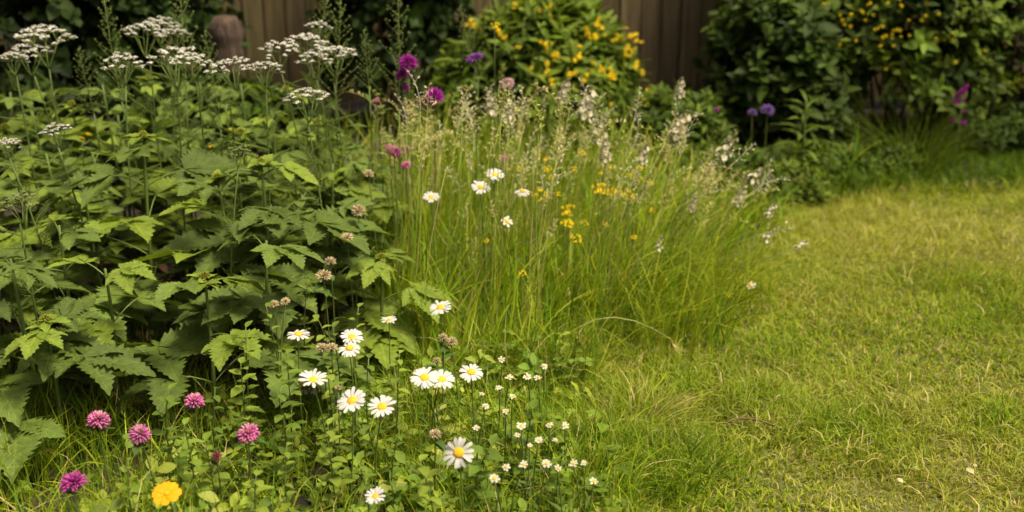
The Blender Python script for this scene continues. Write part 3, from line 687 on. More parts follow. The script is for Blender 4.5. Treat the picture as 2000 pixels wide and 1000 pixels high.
FTH = MB().stamp(fth.tpl(), np.eye(3)[None], [[0, 0, 0]], 1, (.17, .24, .045)).mesh('leaf', M_SMALL)
def yarrow(px, py, Y, wpx, label, k, mats=None, tiltx=0):
    T = at(px, py, Y); z = Y * CP + (CAM_H - T[2]) * SP; R = wpx / 2 * z / FPX; s = R / .05
    base = np.array([T[0] + random.uniform(-.05, .05), T[1] + random.uniform(-.02, .08), 0]); t = thing('white_umbel', label, 'wildflower', base)
    hd, ry = mats or UMB[k % 4]; tp = T - base; rot = (radians(random.uniform(-4, 12)), radians(random.uniform(-8, 8)), random.random() * 6)
    fh = link('flower_head', hd, t, tp, rot, s); link('rays', ry, fh)
    mb = MB(); hub = tp + np.array([0, 0, -.075 * s]); pts = stem_to(mb, hub, 9, .003, .0018, (.12, .17, .04), .012, 6)
    mb.build('stem', M_STEM, t)
    for i in range(11):
        f = .36 + .058 * i; p = np.array([np.interp(f * hub[2], pts[:, 2], pts[:, j]) for j in range(3)])
        link('leaf', FTH, t, p, (radians(random.uniform(15, 45)), 0, random.random() * 6.28), random.uniform(.06, .11) * (1.3 - .6 * f))
YL = [(84, 50, 2.95, 112, 'highest white umbel at the far left in front of the dark shrub'), (58, 84, 2.88, 88, 'white umbel tucked just under the highest one at the left'), (25, 102, 2.8, 60, 'small white umbel cut by the left edge, lower of the top left group'),
      (238, 106, 2.75, 84, 'lone domed white umbel between the left group and the middle group'), (285, 44, 3.0, 90, 'white umbel at the top edge above the domed lone one'), (318, 33, 3.1, 75, 'topmost small white umbel of the middle group'), (342, 54, 2.95, 55, 'small white umbel right of the topmost pair'),
      (338, 92, 2.75, 112, 'broad flat white umbel in the centre of the middle group'), (378, 104, 2.72, 75, 'white umbel half behind the broad flat one on its right'), (440, 114, 2.7, 88, 'white umbel directly below the wooden post'), (515, 118, 2.7, 76, 'white umbel right of the one below the post'),
      (545, 82, 2.85, 78, 'white umbel in front of the dark fence, upper left of the right group'), (600, 66, 2.9, 85, 'white umbel in the centre of the right group'), (622, 40, 3.05, 54, 'small high white umbel of the right group'), (648, 88, 2.9, 90, 'white umbel at the right end of the right group'),
      (615, 100, 2.85, 75, 'white umbel low in the right group, under its centre head'), (597, 172, 2.6, 92, 'single tilted white umbel hanging lower than the right group'), (107, 242, 2.5, 62, 'small white umbel low at the left above the broad leaves'), (12, 270, 2.4, 55, 'white umbel cut by the left edge at the height of the broad leaves')]
for i, (px, py, Y, wp, lb) in enumerate(YL): yarrow(px, py, Y, wp, lb, i)
yarrow(30, 380, 2.15, 80, 'greenish half-open umbel at the left edge over the leafy clump', 0, UMG)
yarrow(462, 285, 2.35, 56, 'greenish bud umbel rising from the middle of the leafy clump', 0, UMG)

# tall bud spires
def spire_mesh(seed, H=.26, n=34, col=(.16, .21, .05)):
    r = np.random.default_rng(seed); mb = MB(); lf = rim_tpl(1, .28, 5, droop=.2).tpl(); sp = pompom(1, 7, (1, 1, 1), seed, .9, 1.2).tpl()
    tube(mb, [(0, 0, 0), (.003, 0, H * .5), (0, 0, H)], [.0018, .0013, .0008], 4, col)
    for k in range(n):
        f = k / n; L = .07 * (1 - f) ** .8 + .008; a = k * 2.4 + r.normal(0, .3); e = np.array([cos(a) * L * .8, sin(a) * L * .8, H * f + L * .75])
        tube(mb, curve((0, 0, H * f), e, (0, 0, -.003), 4), [.0009, .0008, .0007, .0006], 3, col)
        for j in range(3):
            q = (j + 1) / 3; p = np.array([0, 0, H * f]) * (1 - q) + e * q
            mb.stamp(sp, basis(np.array([[cos(a), sin(a), .8]]), 0.), p[None] + r.normal(0, .003, (1, 3)), r.uniform(.0025, .0045), np.asarray(col) * r.uniform(.9, 1.5))
    return mb.mesh('bud_spike', M_SEED)
SPIRE = [spire_mesh(s) for s in (1, 2, 3)]
def spire(px, py, Y, label, s=1.0, tilt=0.):
    T = at(px, py, Y); base = np.array([T[0] - tilt * .3, T[1] + .04, 0]); t = thing('bud_spire', label, 'wildflower', base)
    z0 = T[2] - .26 * s; mb = MB(); p = np.array([T[0] - tilt * .26 * s, T[1], z0]) - base; pts = stem_to(mb, p, 8, .003, .0018, (.12, .17, .04), .01, 5); mb.build('stem', M_STEM, t)
    link('bud_spike', random.choice(SPIRE), t, p, (0, tilt, random.random() * 6), s)
    for i in range(9):
        f = .45 + .06 * i; q = np.array([np.interp(f * p[2], pts[:, 2], pts[:, j]) for j in range(3)])
        link('leaf', NARROW, t, q, (radians(random.uniform(20, 50)), 0, i * 2.4), random.uniform(.05, .08))
NARROW = (lambda a: MB().add(a[0], a[1], (.10, .155, .03), a[2]).mesh('leaf', M_SMALL))(leaflet(1, .2, 7, across=(-1, 0, 1), droop=.35))
for a in [(222, 0, 2.95, 'leafy bud spire in front of the dark shrub, left of the topmost umbels', 1.0, .05), (360, -25, 3.0, 'tall feathery bud spire at the top edge above the broad flat umbel', 1.2, .08), (432, 60, 2.9, 'thin green bud spire overlapping the wooden post', .9, .1),
          (668, 5, 3.0, 'green bud spire at the top edge right of the fence boards', 1.0, .12), (778, -20, 3.1, 'tallest bud spire left of the magenta flowers', 1.3, .03), (722, 58, 2.95, 'small cream-budded spire between the umbels and the tallest spire', .6, .05), (968, 8, 3.2, 'slender spire leaning right with a few yellow florets at the top', .8, .25),
          (180, 90, 2.9, 'short bud spire between the two left umbel groups', .7, .1), (640, -10, 3.1, 'faint bud spire beside the small high umbel', .8, .3)]: spire(*a)

# ------------------------------------------------------------------ meadow seed stalks
def seed_mesh(seed, H, n, L0, sp, col, droop=0., lenf=3.2):
    r = np.random.default_rng(seed); mb = MB(); V = []
    for (s, zz) in ((.2, 0), (1, .4), (.1, 1)):
        for k in range(4): V.append((s * .5 * cos(k * pi / 2), s * .5 * sin(k * pi / 2), zz * lenf))
    T = MB().add(V, [(l * 4 + k, l * 4 + (k + 1) % 4, l * 4 + 4 + (k + 1) % 4, l * 4 + 4 + k) for l in range(2) for k in range(4)] + [(8, 9, 10, 11)]).tpl()
    ax = np.array([[droop * f * f * H, 0, H * (f - .3 * droop * f ** 3)] for f in np.linspace(0, 1, 7)])
    tube(mb, ax, np.linspace(.0011, .0005, 7), 3, col)
    P, D = [], []
    for k in range(n):
        f = k / n; p0 = np.array([np.interp(f, np.linspace(0, 1, 7), ax[:, j]) for j in range(3)]); a = k * 2.4 + r.normal(0, .4); L = L0 * (1 - .8 * f) * r.uniform(.5, 1.2)
        e = p0 + np.array([cos(a) * L, sin(a) * L, L * r.uniform(.2, .9)])
        tube(mb, [p0, (p0 + e) / 2 + (0, 0, .002), e], [.0005, .0004, .0004], 3, col)
        for j in range(r.integers(2, 5)):
            q = r.uniform(.35, 1); P.append(p0 + (e - p0) * q + r.normal(0, .0015, 3)); D.append(unit(e - p0) + r.normal(0, .5, 3) + (0, 0, .3))
    m = len(P); mb.stamp(T, basis(np.array(D), 0.), np.array(P), sp * r.uniform(.7, 1.3, m), np.asarray(col) * r.uniform(.75, 1.35, (m, 1)))
    return mb.mesh('seed_head', M_SEED)
CRM, CRG = (.62, .57, .24), (.42, .48, .10)
SEEDS = {'loose': [seed_mesh(s, .10, 15, .034, .0030, c) for s, c in ((1, CRM), (2, CRG), (3, CRM))],
         'narrow': [seed_mesh(s, .06, 18, .008, .0027, c) for s, c in ((4, CRG), (5, CRM))],
         'spray': [seed_mesh(s, .13, 11, .034, .0040, (.80, .76, .58), .4, 1.2) for s in (9, 10, 11)],
         'nodding': [seed_mesh(s, .10, 15, .020, .0034, c, 1.0, 2.2) for s, c in ((6, CRM), (7, CRG), (8, CRM))]}
SLAB = {'spray': ('thin branching stalk with tiny cream-white flower sprays above the long grass', 'cream-white sprays of the meadow'),
        'loose': ('grass stalk with a loose airy cream seed head above the long grass', 'loose-headed grass stalks of the meadow'),
        'narrow': ('grass stalk with a narrow tight seed spike above the long grass', 'narrow-spiked grass stalks of the meadow'),
        'nodding': ('grass stalk with a nodding one-sided seed head above the long grass', 'nodding grass stalks of the meadow')}
STEMS = {}
def seed_stalk(T, kind, lean):
    base = np.array([T[0] - lean[0], T[1] - lean[1], 0]); t = thing('seed_stalk', SLAB[kind][0], 'grass stalk', base, SLAB[kind][1])
    mb = MB(); pts = stem_to(mb, T - base, 7, .0013, .0008, random.choice([(.24, .33, .05), (.32, .36, .07), (.42, .38, .13)]), .012, 4); mb.build('stem', M_STEM, t)
    d = pts[-1] - pts[-2]; link('seed_head', random.choice(SEEDS[kind]), t, T - base, eul(d, random.random() * 6), random.uniform(.55, 1.0))
cnt = 0
while cnt < 175:
    px = RNG.uniform(660, 1500); top = np.interp(px, [660, 760, 900, 1050, 1200, 1300, 1400, 1500], [270, 215, 205, 235, 265, 290, 330, 400])
    T = at(px, top + (RNG.uniform(0, 130) if RNG.random() < .6 else RNG.uniform(0, 330)) - (RNG.uniform(15, 75) if RNG.random() < .14 else 0), RNG.uniform(2.45, 3.6)); side = np.clip((T[0] - .1) / .8, 0, 1)
    if not .17 < T[2] < .66: continue
    lx = .03 * RNG.normal() + .04 + .18 * side * RNG.random()
    if meadow_w(T[0:1] - lx, T[1:2])[0] < .5: continue
    kind = random.choices(['loose', 'narrow', 'nodding'], [.36, .18, .46])[0]
    seed_stalk(T, kind, (lx, RNG.normal(0, .03))); cnt += 1

cnt = 0
while cnt < 62:
    px = RNG.uniform(760, 1560); top = np.interp(px, [660, 900, 1050, 1200, 1300, 1400, 1500, 1560], [230, 190, 200, 225, 225, 260, 320, 400])
    T = at(px, top + RNG.uniform(0, 190), RNG.uniform(2.6, 3.5)); side = np.clip((T[0] - .05) / .7, 0, 1); lx = .02 + .04 * RNG.normal() + .30 * side * RNG.uniform(.5, 1)
    if not .17 < T[2] < .66 or meadow_w(T[0:1] - lx, T[1:2])[0] < .5: continue
    seed_stalk(T, 'spray', (lx, RNG.normal(0, .03))); cnt += 1

# ------------------------------------------------------------------ flowers
def petal_ring(mb, n, r0, r1, wd, seed, col, tilt=0., notch=True, layers=1, jl=.08, arch=.12, m=6, jt=1.0):
    r = np.random.default_rng(seed)
    for k in range(n):
        L = (r1 - r0) * r.uniform(1 - jl, 1 + jl * .5); t = np.linspace(0, 1, m); V, F = [], []
        for i, q in enumerate(t):
            ww = wd * .5 * (.55 + .45 * sin(min(q, .75) / .75 * pi / 2)) * (1 if q < .8 else math.sqrt(max(1 - ((q - .8) / .22) ** 2, .12)))
            for s in (-1, 0, 1):
                back = .06 * L if (notch and s == 0 and i == m - 1) else 0
                V.append((s * ww, r0 + q * L - back, arch * L * sin(q * 2.6) - .10 * L * q + (0 if s else -.07 * wd) + .0))
        F = [(i * 3 + j, i * 3 + j + 1, i * 3 + 4 + j, i * 3 + 3 + j) for i in range(m - 1) for j in (0, 1)]
        R = rot_xyz(tilt + r.normal(0, .09 * jt), r.normal(0, .16 * jt), 2 * pi * k / n + r.normal(0, .07 * jt))
        mb.add(np.array(V) @ R.T + np.array([0, 0, (k % 2) * .0006 + r.normal(0, .0002)]), F, np.asarray(col) * r.uniform(.94, 1.04))
def dome(mb, R, hgt, col=(1, 1, 1), rings=5, sides=14):
    prof = [(R * sin(a), hgt * cos(a)) for a in np.linspace(pi / 2, .12, rings)]; prof.insert(0, (R * .8, -hgt * .35)); lathe(mb, prof, sides, 0, col)
DAISY = []
for s, (n, tl) in enumerate([(20, .08), (22, .02), (18, .15), (21, -.12), (15, .05), (19, -.05), (16, .22)]):
    mb = MB(); petal_ring(mb, n, .006, .025, .0060, s, (.76, .755, .735), tl, jl=.16); p = mb.mesh('petals', M_WHITE)
    mb = MB(); dome(mb, .0084, .0042); DAISY.append((p, mb.mesh('disc', M_DISC)))
cl = MB(); dome(cl, .007, -.004, (.10, .15, .04)); CALYX = cl.mesh('calyx', M_STEM)
SLEAF = NARROW
def daisy(px, py, Y, wpx, label, k, tilt=18, az=None, group=None, name='oxeye_daisy', cat='daisy', heads=None, refR=.025, leaves=4, cal=True):
    T = at(px, py, Y); z = Y * CP + (CAM_H - T[2]) * SP; s = (wpx / 2 * z / FPX) / refR
    base = np.array([T[0] + random.uniform(-.02, .02), T[1] + random.uniform(.0, .05), gz(T[0], T[1])])
    t = thing(name, label, cat, base, group)
    az = random.uniform(-.5, .5) if az is None else az
    nrm = np.array([sin(az) * sin(radians(tilt)), -cos(az) * sin(radians(tilt)), cos(radians(tilt))]); rot = eul(nrm, random.random() * 6)
    p, d = (heads or DAISY)[k]; tp = T - base
    fh = link('flower_head', p, t, tp, rot, s)
    if d: link('disc', d, fh, (0, 0, .0008))
    mb = MB(); end = tp - nrm * .004 * s; pts = stem_to(mb, end, 8, .0019 * min(s, 1), .0013 * min(s, 1), (.11, .17, .03), .006, 5); mb.build('stem', M_STEM, t)
    if cal: link('calyx', CALYX, fh, (0, 0, -.001))
    for i in range(leaves):
        f = .12 + .16 * i; q = np.array([np.interp(f * end[2], pts[:, 2], pts[:, j]) for j in range(3)])
        link('leaf', SLEAF, t, q, (radians(random.uniform(25, 60)), 0, random.random() * 6.28), random.uniform(.02, .045))
    return t
for i, a in enumerate([
    (967, 342, 2.75, 40, 'white daisy, upper right of the back trio in the long grass', 0, 22), (938, 366, 2.7, 40, 'white daisy just below left of the highest one in the long grass', 1, 25), (842, 386, 2.62, 36, 'white daisy standing alone left of the pair in the long grass', 2, 22), (1021, 374, 2.7, 34, 'white daisy at the right of the back group, next to a yellow cluster', 3, 10),
    (860, 601, 2.2, 47, 'white daisy alone at the front edge of the long grass, above the white flower groups', 1, 16), (583, 653, 2.02, 47, 'white daisy furthest left of the front daisies, below the big drooping leaf', 5, 5), (687, 659, 2.06, 48, 'upper white daisy of the overlapping pair, in a vertical stack', 0, 18), (683, 680, 1.98, 48, 'lower white daisy of the overlapping pair in a vertical stack', 3, 12),
    (611, 743, 1.88, 58, 'white daisy alone below the leftmost one, nearly flat', 6, 10), (688, 783, 1.8, 62, 'large white daisy, left of the side-by-side pair in the front', 0, 25), (746, 795, 1.8, 59, 'large white daisy, right of the side-by-side pair in the front', 2, 25),
    (829, 738, 1.92, 56, 'left white daisy of the touching pair in the front middle', 1, 25), (862, 742, 1.94, 54, 'right white daisy of the touching pair in the front middle', 0, 22), (920, 727, 1.96, 50, 'white daisy just right of the touching pair', 5, 20), (896, 884, 1.66, 66, 'largest white daisy, turned full face to the viewer at the bottom', 4, 58),
    (733, 970, 1.6, 42, 'white daisy half open at the bottom edge, petals folded up', 6, 24)]): daisy(*a)
# small white flowers
SMALLW = []
for s in range(3):
    mb = MB(); petal_ring(mb, 6 + s, .002, .008, .0040, 50 + s, (.74, .72, .60), .15, jl=.35); p = mb.mesh('petals', M_WHITE); mb = MB(); dome(mb, .0030, .0018, rings=3, sides=8); SMALLW.append((p, mb.mesh('disc', M_DISC)))
sw = [(980, 703, 2.1, 20), (995, 738, 2.0, 20), (1030, 736, 2.02, 20), (1051, 738, 2.02, 22), (975, 758, 1.97, 18), (948, 794, 1.86, 20), (988, 803, 1.86, 20), (1001, 775, 1.92, 18), (1018, 833, 1.8, 26), (1073, 831, 1.82, 20), (1104, 832, 1.84, 20), (1052, 860, 1.76, 20), (988, 913, 1.66, 22), (1022, 908, 1.68, 22), (1067, 906, 1.68, 24), (1090, 915, 1.67, 20), (1120, 906, 1.7, 22), (965, 935, 1.62, 26), (1160, 940, 1.66, 24), (930, 836, 1.8, 20), (1063, 716, 2.1, 18), (1085, 860, 1.78, 16), (1140, 905, 1.72, 16), (1035, 870, 1.75, 14), (942, 770, 1.93, 16), (1010, 850, 1.78, 16)]
for i, (px, py, Y, wp) in enumerate(sw):
    lb = 'small white flower with a yellow eye in the loose patch right of the big daisies'
    grp = 'small white flowers right of the daisies'
    if (px, py) == (1160, 940): lb, grp = 'small white flower standing apart nearest the lawn, at the patch end', None
    if (px, py) == (965, 935): lb, grp = 'small white flower lowest in its patch, below right of the largest daisy', None
    if (px, py) == (980, 703): lb, grp = 'small white flower topmost in its patch, right of the daisy by the touching pair', None
    daisy(px, py, Y, wp * .85, lb, i % 3, random.uniform(10, 40), None, grp, 'small_white_flower', 'wildflower', SMALLW, .008, 3, False)
daisy(1466, 557, 2.75, 22, 'small round white flower alone over the lawn at the right rim of the bed', 0, 40, None, None, 'small_white_flower', 'wildflower', SMALLW, .008, 2, False)
daisy(990, 433, 2.6, 26, 'small white flower in the long grass below the back daisies', 1, 35, None, None, 'small_white_flower', 'wildflower', SMALLW, .008, 2, False)
daisy(760, 626, 2.12, 34, 'faded half-open cream daisy in front of the long grass', 2, 5, None, None, 'oxeye_daisy', 'daisy', [(x, y) for x, y in DAISY], .025, 3)
# yellow marigold and buttercups
mb = MB(); petal_ring(mb, 8, .003, .024, .0150, 71, (.88, .39, .008), .06, True, jl=.06, arch=.10, jt=.45); p = mb.mesh('petals', M_PETAL); mb = MB(); dome(mb, .0045, .003, rings=3); MARI = [(p, mb.mesh('disc', M_DISC))]
daisy(325, 964, 1.6, 58, 'bright golden yellow flower with broad petals at the bottom left', 0, 22, .1, None, 'yellow_marigold', 'wildflower', MARI, .024, 4)
# clovers and thistle-like globes
CLOV = [pompom(.02, 84, (.64, .20, .42), s, .29, .95, .3, -.55, center=(.70, .36, .40), cvar=.35).mesh('blossom', M_PETAL) for s in (1, 2)]
CLOVP = [pompom(.02, 60, (.60, .50, .30), s, .24, .9, .3, -.5, cvar=.35).mesh('blossom', M_PETAL) for s in (3, 4)]
GLOBE = [pompom(.026, 110, (.42, .03, .36), s, .2, .95, .3, -.6).mesh('blossom', M_PETAL) for s in (5, 6)]
LILAC = [pompom(.026, 100, (.25, .14, .42), s, .18, .85, .3, -.5).mesh('blossom', M_PETAL) for s in (7,)]
TREM = MB().stamp(tre, np.eye(3)[None], [[0, 0, 0]], 1, (.085, .15, .03)).mesh('leaf', M_SMALL)
def globe(px, py, Y, wpx, label, mesh, name, cat='wildflower', ref=.02, leaf=True, tilt=.25, group=None):
    T = at(px, py, Y); z = Y * CP + (CAM_H - T[2]) * SP; s = (wpx / 2 * z / FPX) / ref
    base = np.array([T[0] + random.uniform(-.02, .02), T[1] + random.uniform(0, .05), gz(T[0], T[1])]); t = thing(name, label, cat, base, group); tp = T - base
    link('blossom', mesh, t, tp, (tilt + random.uniform(-.1, .1), random.uniform(-.15, .15), random.random() * 6), s)
    mb = MB(); pts = stem_to(mb, tp - np.array([0, 0, .004]), 8, .0018, .0013, (.12, .15, .04), .008, 5); mb.build('stem', M_STEM, t)
    cx = MB(); dome(cx, .008 * s * ref / .02, -.008 * s * ref / .02, (.10, .14, .05)); cx.build('calyx', M_STEM, t, tp - np.array([0, 0, .002]))
    if leaf:
        for i, f in enumerate((.93, .9, .55, .3)):
            q = np.array([np.interp(f * tp[2], pts[:, 2], pts[:, j]) for j in range(3)])
            a = random.random() * 6; link('leaf', NARROW if i > 1 else SLEAF2, t, q, (radians(random.uniform(0, 25)), 0, a + i * 3), random.uniform(.022, .036))
    return t
SLEAF2 = (lambda a: MB().add(a[0], a[1], (.08, .14, .03), a[2]).mesh('leaf', M_SMALL))(leaflet(1, .5, 7, across=(-1, 0, 1), droop=.3))
for i, a in enumerate([(192, 822, 1.76, 47, 'leftmost of the four light pink clovers'), (273, 849, 1.72, 45, 'second light pink clover from the left, lowest of the four'), (380, 785, 1.84, 41, 'highest pink clover, nearest the broad-leaved plants'), (485, 848, 1.74, 47, 'rightmost pink clover, left of the large daisies')]):
    globe(*a, CLOV[i % 2], 'pink_clover', 'clover')
globe(143, 944, 1.6, 55, 'dark purple-pink clover at the bottom left corner, deepest coloured and largest', pompom(.02, 70, (.44, .06, .30), 11, .33, .85, .3, -.4).mesh('blossom', M_PETAL), 'pink_clover', 'clover')
globe(423, 892, 1.7, 24, 'small wilted reddish clover bud below the rightmost pink clover', pompom(.02, 50, (.30, .07, .10), 12, .24, 1.1, .3, -.6).mesh('blossom', M_PETAL), 'pink_clover', 'clover')
for i, a in enumerate([(645, 512, 2.3, 26, 'pale pinkish faded clover above the weeds at the clump edge'), (632, 540, 2.22, 34, 'cream and green faded clover just under the pale pinkish one'), (648, 680, 1.98, 26, 'small faded clover touching the stacked daisies'), (628, 680, 2.0, 26, 'faded buff clover head left of the stacked daisies'), (865, 660, 2.1, 22, 'tiny faded pinkish clover below the lone daisy'), (882, 668, 2.1, 26, 'buff clover head right under the lone daisy'), (853, 705, 2.0, 18, 'tiny cream clover above the touching daisy pair'), (850, 848, 1.78, 26, 'cream and yellow clover above left of the largest daisy'), (700, 412, 2.5, 30, 'faded buff clover beside the wide dull leaf'), (678, 465, 2.4, 26, 'dry pinkish clover low by the wide dull leaf'), (720, 340, 2.7, 22, 'pinkish buff clover over the right side of the leafy clump'), (535, 595, 2.15, 22, 'small cream clover among the weeds in front of the big leaf'), (557, 590, 2.15, 22, 'small pinkish clover bud among the weeds in front of the big leaf'), (660, 758, 1.9, 14, 'tiny yellowish clover bud between the front daisies')]):
    globe(*a, CLOVP[i % 2], 'faded_clover', 'clover')
for i, a in enumerate([(797, 124, 3.0, 40, 'upper magenta globe flower left of centre, before the dark climber'), (848, 190, 2.95, 42, 'lower magenta globe flower in front of the dark climber'), (785, 147, 3.02, 26, 'small magenta flower tucked under the upper magenta globe'), (793, 172, 3.02, 18, 'smallest magenta flower hanging below the upper globe pair')]):
    globe(*a, GLOBE[i % 2], 'magenta_globe_flower', ref=.026, leaf=False, tilt=.4)
globe(927, 114, 3.1, 38, 'violet flower with a flat top left of the yellow-flowered shrub', pompom(.026, 90, (.30, .09, .40), 13, .2, .55, .3, -.3).mesh('blossom', M_PETAL), 'violet_scabious', ref=.026, leaf=False)
globe(990, 165, 3.1, 34, 'pinkish white flower in the meadow in front of the yellow-flowered shrub', pompom(.026, 60, (.58, .36, .45), 14, .3, .8, .3, -.4, cvar=.4).mesh('blossom', M_PETAL), 'pink_white_flower', ref=.026, leaf=False)
globe(1499, 216, 3.75, 30, 'lilac pompom flower, larger of the pair before the dark shrub', LILAC[0], 'lilac_pompom', ref=.026, leaf=False)
globe(1469, 221, 3.75, 21, 'lilac pompom flower, smaller of the pair before the dark shrub', LILAC[0], 'lilac_pompom', ref=.026, leaf=False)
globe(1399, 215, 3.8, 12, 'tiny pink flower dot left of the lilac pompoms', GLOBE[0], 'magenta_globe_flower', ref=.026, leaf=False)
for i, a in enumerate([(770, 298, 2.75, 30, 'wilting pink clover in the meadow left of centre'), (793, 290, 2.8, 14, 'tiny magenta clover next to the wilting pink one'), (793, 323, 2.7, 20, 'small magenta clover below the wilting pink one'), (760, 290, 2.75, 18, 'tiny rosy clover at the left of the wilting pink one'), (985, 310, 3.0, 14, 'tiny pink clover in the grass above the back daisies'), (735, 197, 3.0, 12, 'tiny magenta dot flower left of the lower magenta globe')]):
    globe(*a, CLOV[i % 2], 'pink_clover', 'clover', leaf=False)
# purple flower spike on the far right
t = None
T = at(1870, 190, 4.15); t = thing('purple_flower_spike', 'purple flower spike in front of the large shrub on the right', 'wildflower', (T[0], T[1], 0))
for (px, py, s) in ((1882, 178, .9), (1875, 183, .8), (1868, 200, 1.0), (1880, 195, .7), (1865, 190, .6), (1882, 240, .7), (1862, 235, .6), (1884, 218, .5), (1888, 168, .5)):
    link('blossom', GLOBE[0], t, at(px, py, 4.15) - np.array([T[0], T[1], 0]), (0, 0, px), s * .62)
mb = MB(); stem_to(mb, at(1880, 175, 4.15) - np.array([T[0], T[1], 0]), 8, .003, .002, (.1, .14, .04), .01); mb.build('stem', M_STEM, t)
# yellow button clusters
BTN = []
for s in range(3):
    r = np.random.default_rng(s + 60); mb = MB(); pp = pompom(1, 14, (1, 1, 1), s, .7, .7).tpl(); n = 14
    P = np.stack([r.uniform(-.017, .017, n), r.uniform(-.014, .014, n), r.uniform(-.004, .006, n)], 1)
    mb.stamp(pp, basis(r.normal(0, .3, (n, 3)) + (0, 0, 1), r.uniform(0, 6, n)), P, r.uniform(.0042, .006, n), np.array([.92, .76, .022]) * r.uniform(.85, 1.1, (n, 1)))
    BTN.append(mb.mesh('blossom', M_PETAL))
yb = [(1053, 381, 2.75, 1.1, 'yellow button cluster right next to the rightmost back daisy'), (1166, 369, 2.9, 1.1, 'yellow button cluster, left of the row of three in the long grass'), (1193, 374, 2.9, 1.0, 'yellow button cluster, middle of the row of three in the long grass'), (1225, 381, 2.9, 1.0, 'yellow button cluster, right of the row of three in the long grass'), (1104, 411, 2.75, 1.1, 'yellow button cluster below left of the row of three, upper of the small column'), (1108, 436, 2.7, .9, 'yellow button cluster in the middle of the small column'), (1125, 466, 2.65, .75, 'yellow button cluster lowest in the small column'),
      (966, 50, 3.2, .8, 'yellow floret cluster high up beside the slender leaning spire'), (1075, 346, 2.9, .5, 'small yellow flower above right of the back daisies'), (1049, 300, 3.1, .5, 'small yellow flower high in the grass left of the cream panicles'), (1120, 330, 3.0, .5, 'small yellow flower in the grass between the daisies and the row of three'), (1238, 463, 2.75, .5, 'small yellow flower in the tussock top'), (1020, 534, 2.45, .45, 'tiny yellow flower low in the long grass'), (1423, 578, 2.7, .5, 'tiny yellow flower at the right rim near the lone white one'), (950, 470, 2.55, .4, 'tiny yellow flower in the long grass under the back daisies'), (1012, 330, 2.95, .5, 'small yellow flower right behind the highest back daisy')]
for i, (px, py, Y, s, lb) in enumerate(yb):
    T = at(px, py, Y); base = np.array([T[0] - .02, T[1] + .02, 0]); t = thing('yellow_button_flower', lb, 'wildflower', base)
    link('blossom', BTN[i % 3], t, T - base, (.5, random.uniform(-.2, .2), random.uniform(-.4, .4)), s); mb = MB(); stem_to(mb, T - base - (0, 0, .004), 7, .0015, .001, (.13, .18, .04), .008, 4); mb.build('stem', M_STEM, t)
for i in range(16):
    px, py = random.uniform(1020, 1310), random.uniform(290, 470); T = at(px, py, random.uniform(2.65, 3.1)); base = np.array([T[0] - .02, T[1] + .02, 0]); t = thing('yellow_button_flower', 'tiny yellow flower scattered singly through the long grass right of the back daisies', 'wildflower', base, 'tiny yellow flowers scattered in the long grass')
    link('blossom', BTN[i % 3], t, T - base, (.5, random.uniform(-.2, .2), random.uniform(-.4, .4)), random.uniform(.35, .6)); mb = MB(); stem_to(mb, T - base - (0, 0, .003), 7, .0014, .001, (.2, .28, .05), .008, 4); mb.build('stem', M_STEM, t)
# yellow glints of low flowers in the shade of the leafy clump
for i, (px, py) in enumerate([(100, 378), (118, 390), (115, 405), (160, 273), (182, 395), (405, 305), (375, 372), (478, 265), (690, 365), (40, 325)]):
    T = at(px, py, 3.0); base = np.array([T[0], T[1] + .02, 0]); t = thing('yellow_button_flower', 'dim yellow flower seen through the leaves of the broad-leaved clump', 'wildflower', base, 'yellow flowers behind the leafy clump')
    link('blossom', YPOM[i % 2], t, T - base, (.6, 0, i)); mb = MB(); stem_to(mb, T - base, 6, .002, .0015, (.1, .15, .03), .01, 4); mb.build('stem', M_STEM, t)

# white-flowered campions leaning out of the meadow
def camp_mesh(seed, n=16, H=.10, white=(.90, .83, .64)):
    r = np.random.default_rng(seed); a, b = MB(), MB(); st = MB(); petal_ring(st, 5, .0008, .0088, .0086, seed, (1, 1, 1), .25, m=4); st = st.tpl(); cal = MB(); lathe(cal, [(.0012, -.010), (.003, -.007), (.0032, -.003), (.0018, 0)], 6, 0, (.26, .25, .11)); cal = cal.tpl()
    tube(b, [(0, 0, 0), (0, 0, H)], [.0012, .0007], 4, (.2, .22, .07))
    for k in range(n):
        f = (k + .5) / n; q = k * 2.4; L = .019 * (1 - .6 * f) * r.uniform(.5, 1.4); e = np.array([cos(q) * L, sin(q) * L, H * f + .006])
        tube(b, curve((0, 0, H * f - .008), e, (0, 0, .002), 4), .0006, 3, (.2, .22, .07)); d = unit(np.array([cos(q), sin(q), r.uniform(-.2, .6)]) + r.normal(0, .2, 3)); R = basis(d[None], r.uniform(0, 6))
        b.stamp(cal, R, e[None], 1.0)
        if f < .8: a.stamp(st, R, e[None], r.uniform(.85, 1.3), np.asarray(white) * r.uniform(.85, 1.05))
    return a.mesh('blossom', M_WHITE), b.mesh('stalklets', M_SEED)
CAMP = [camp_mesh(s, n) for s, n in ((1, 24), (2, 18), (3, 30))]
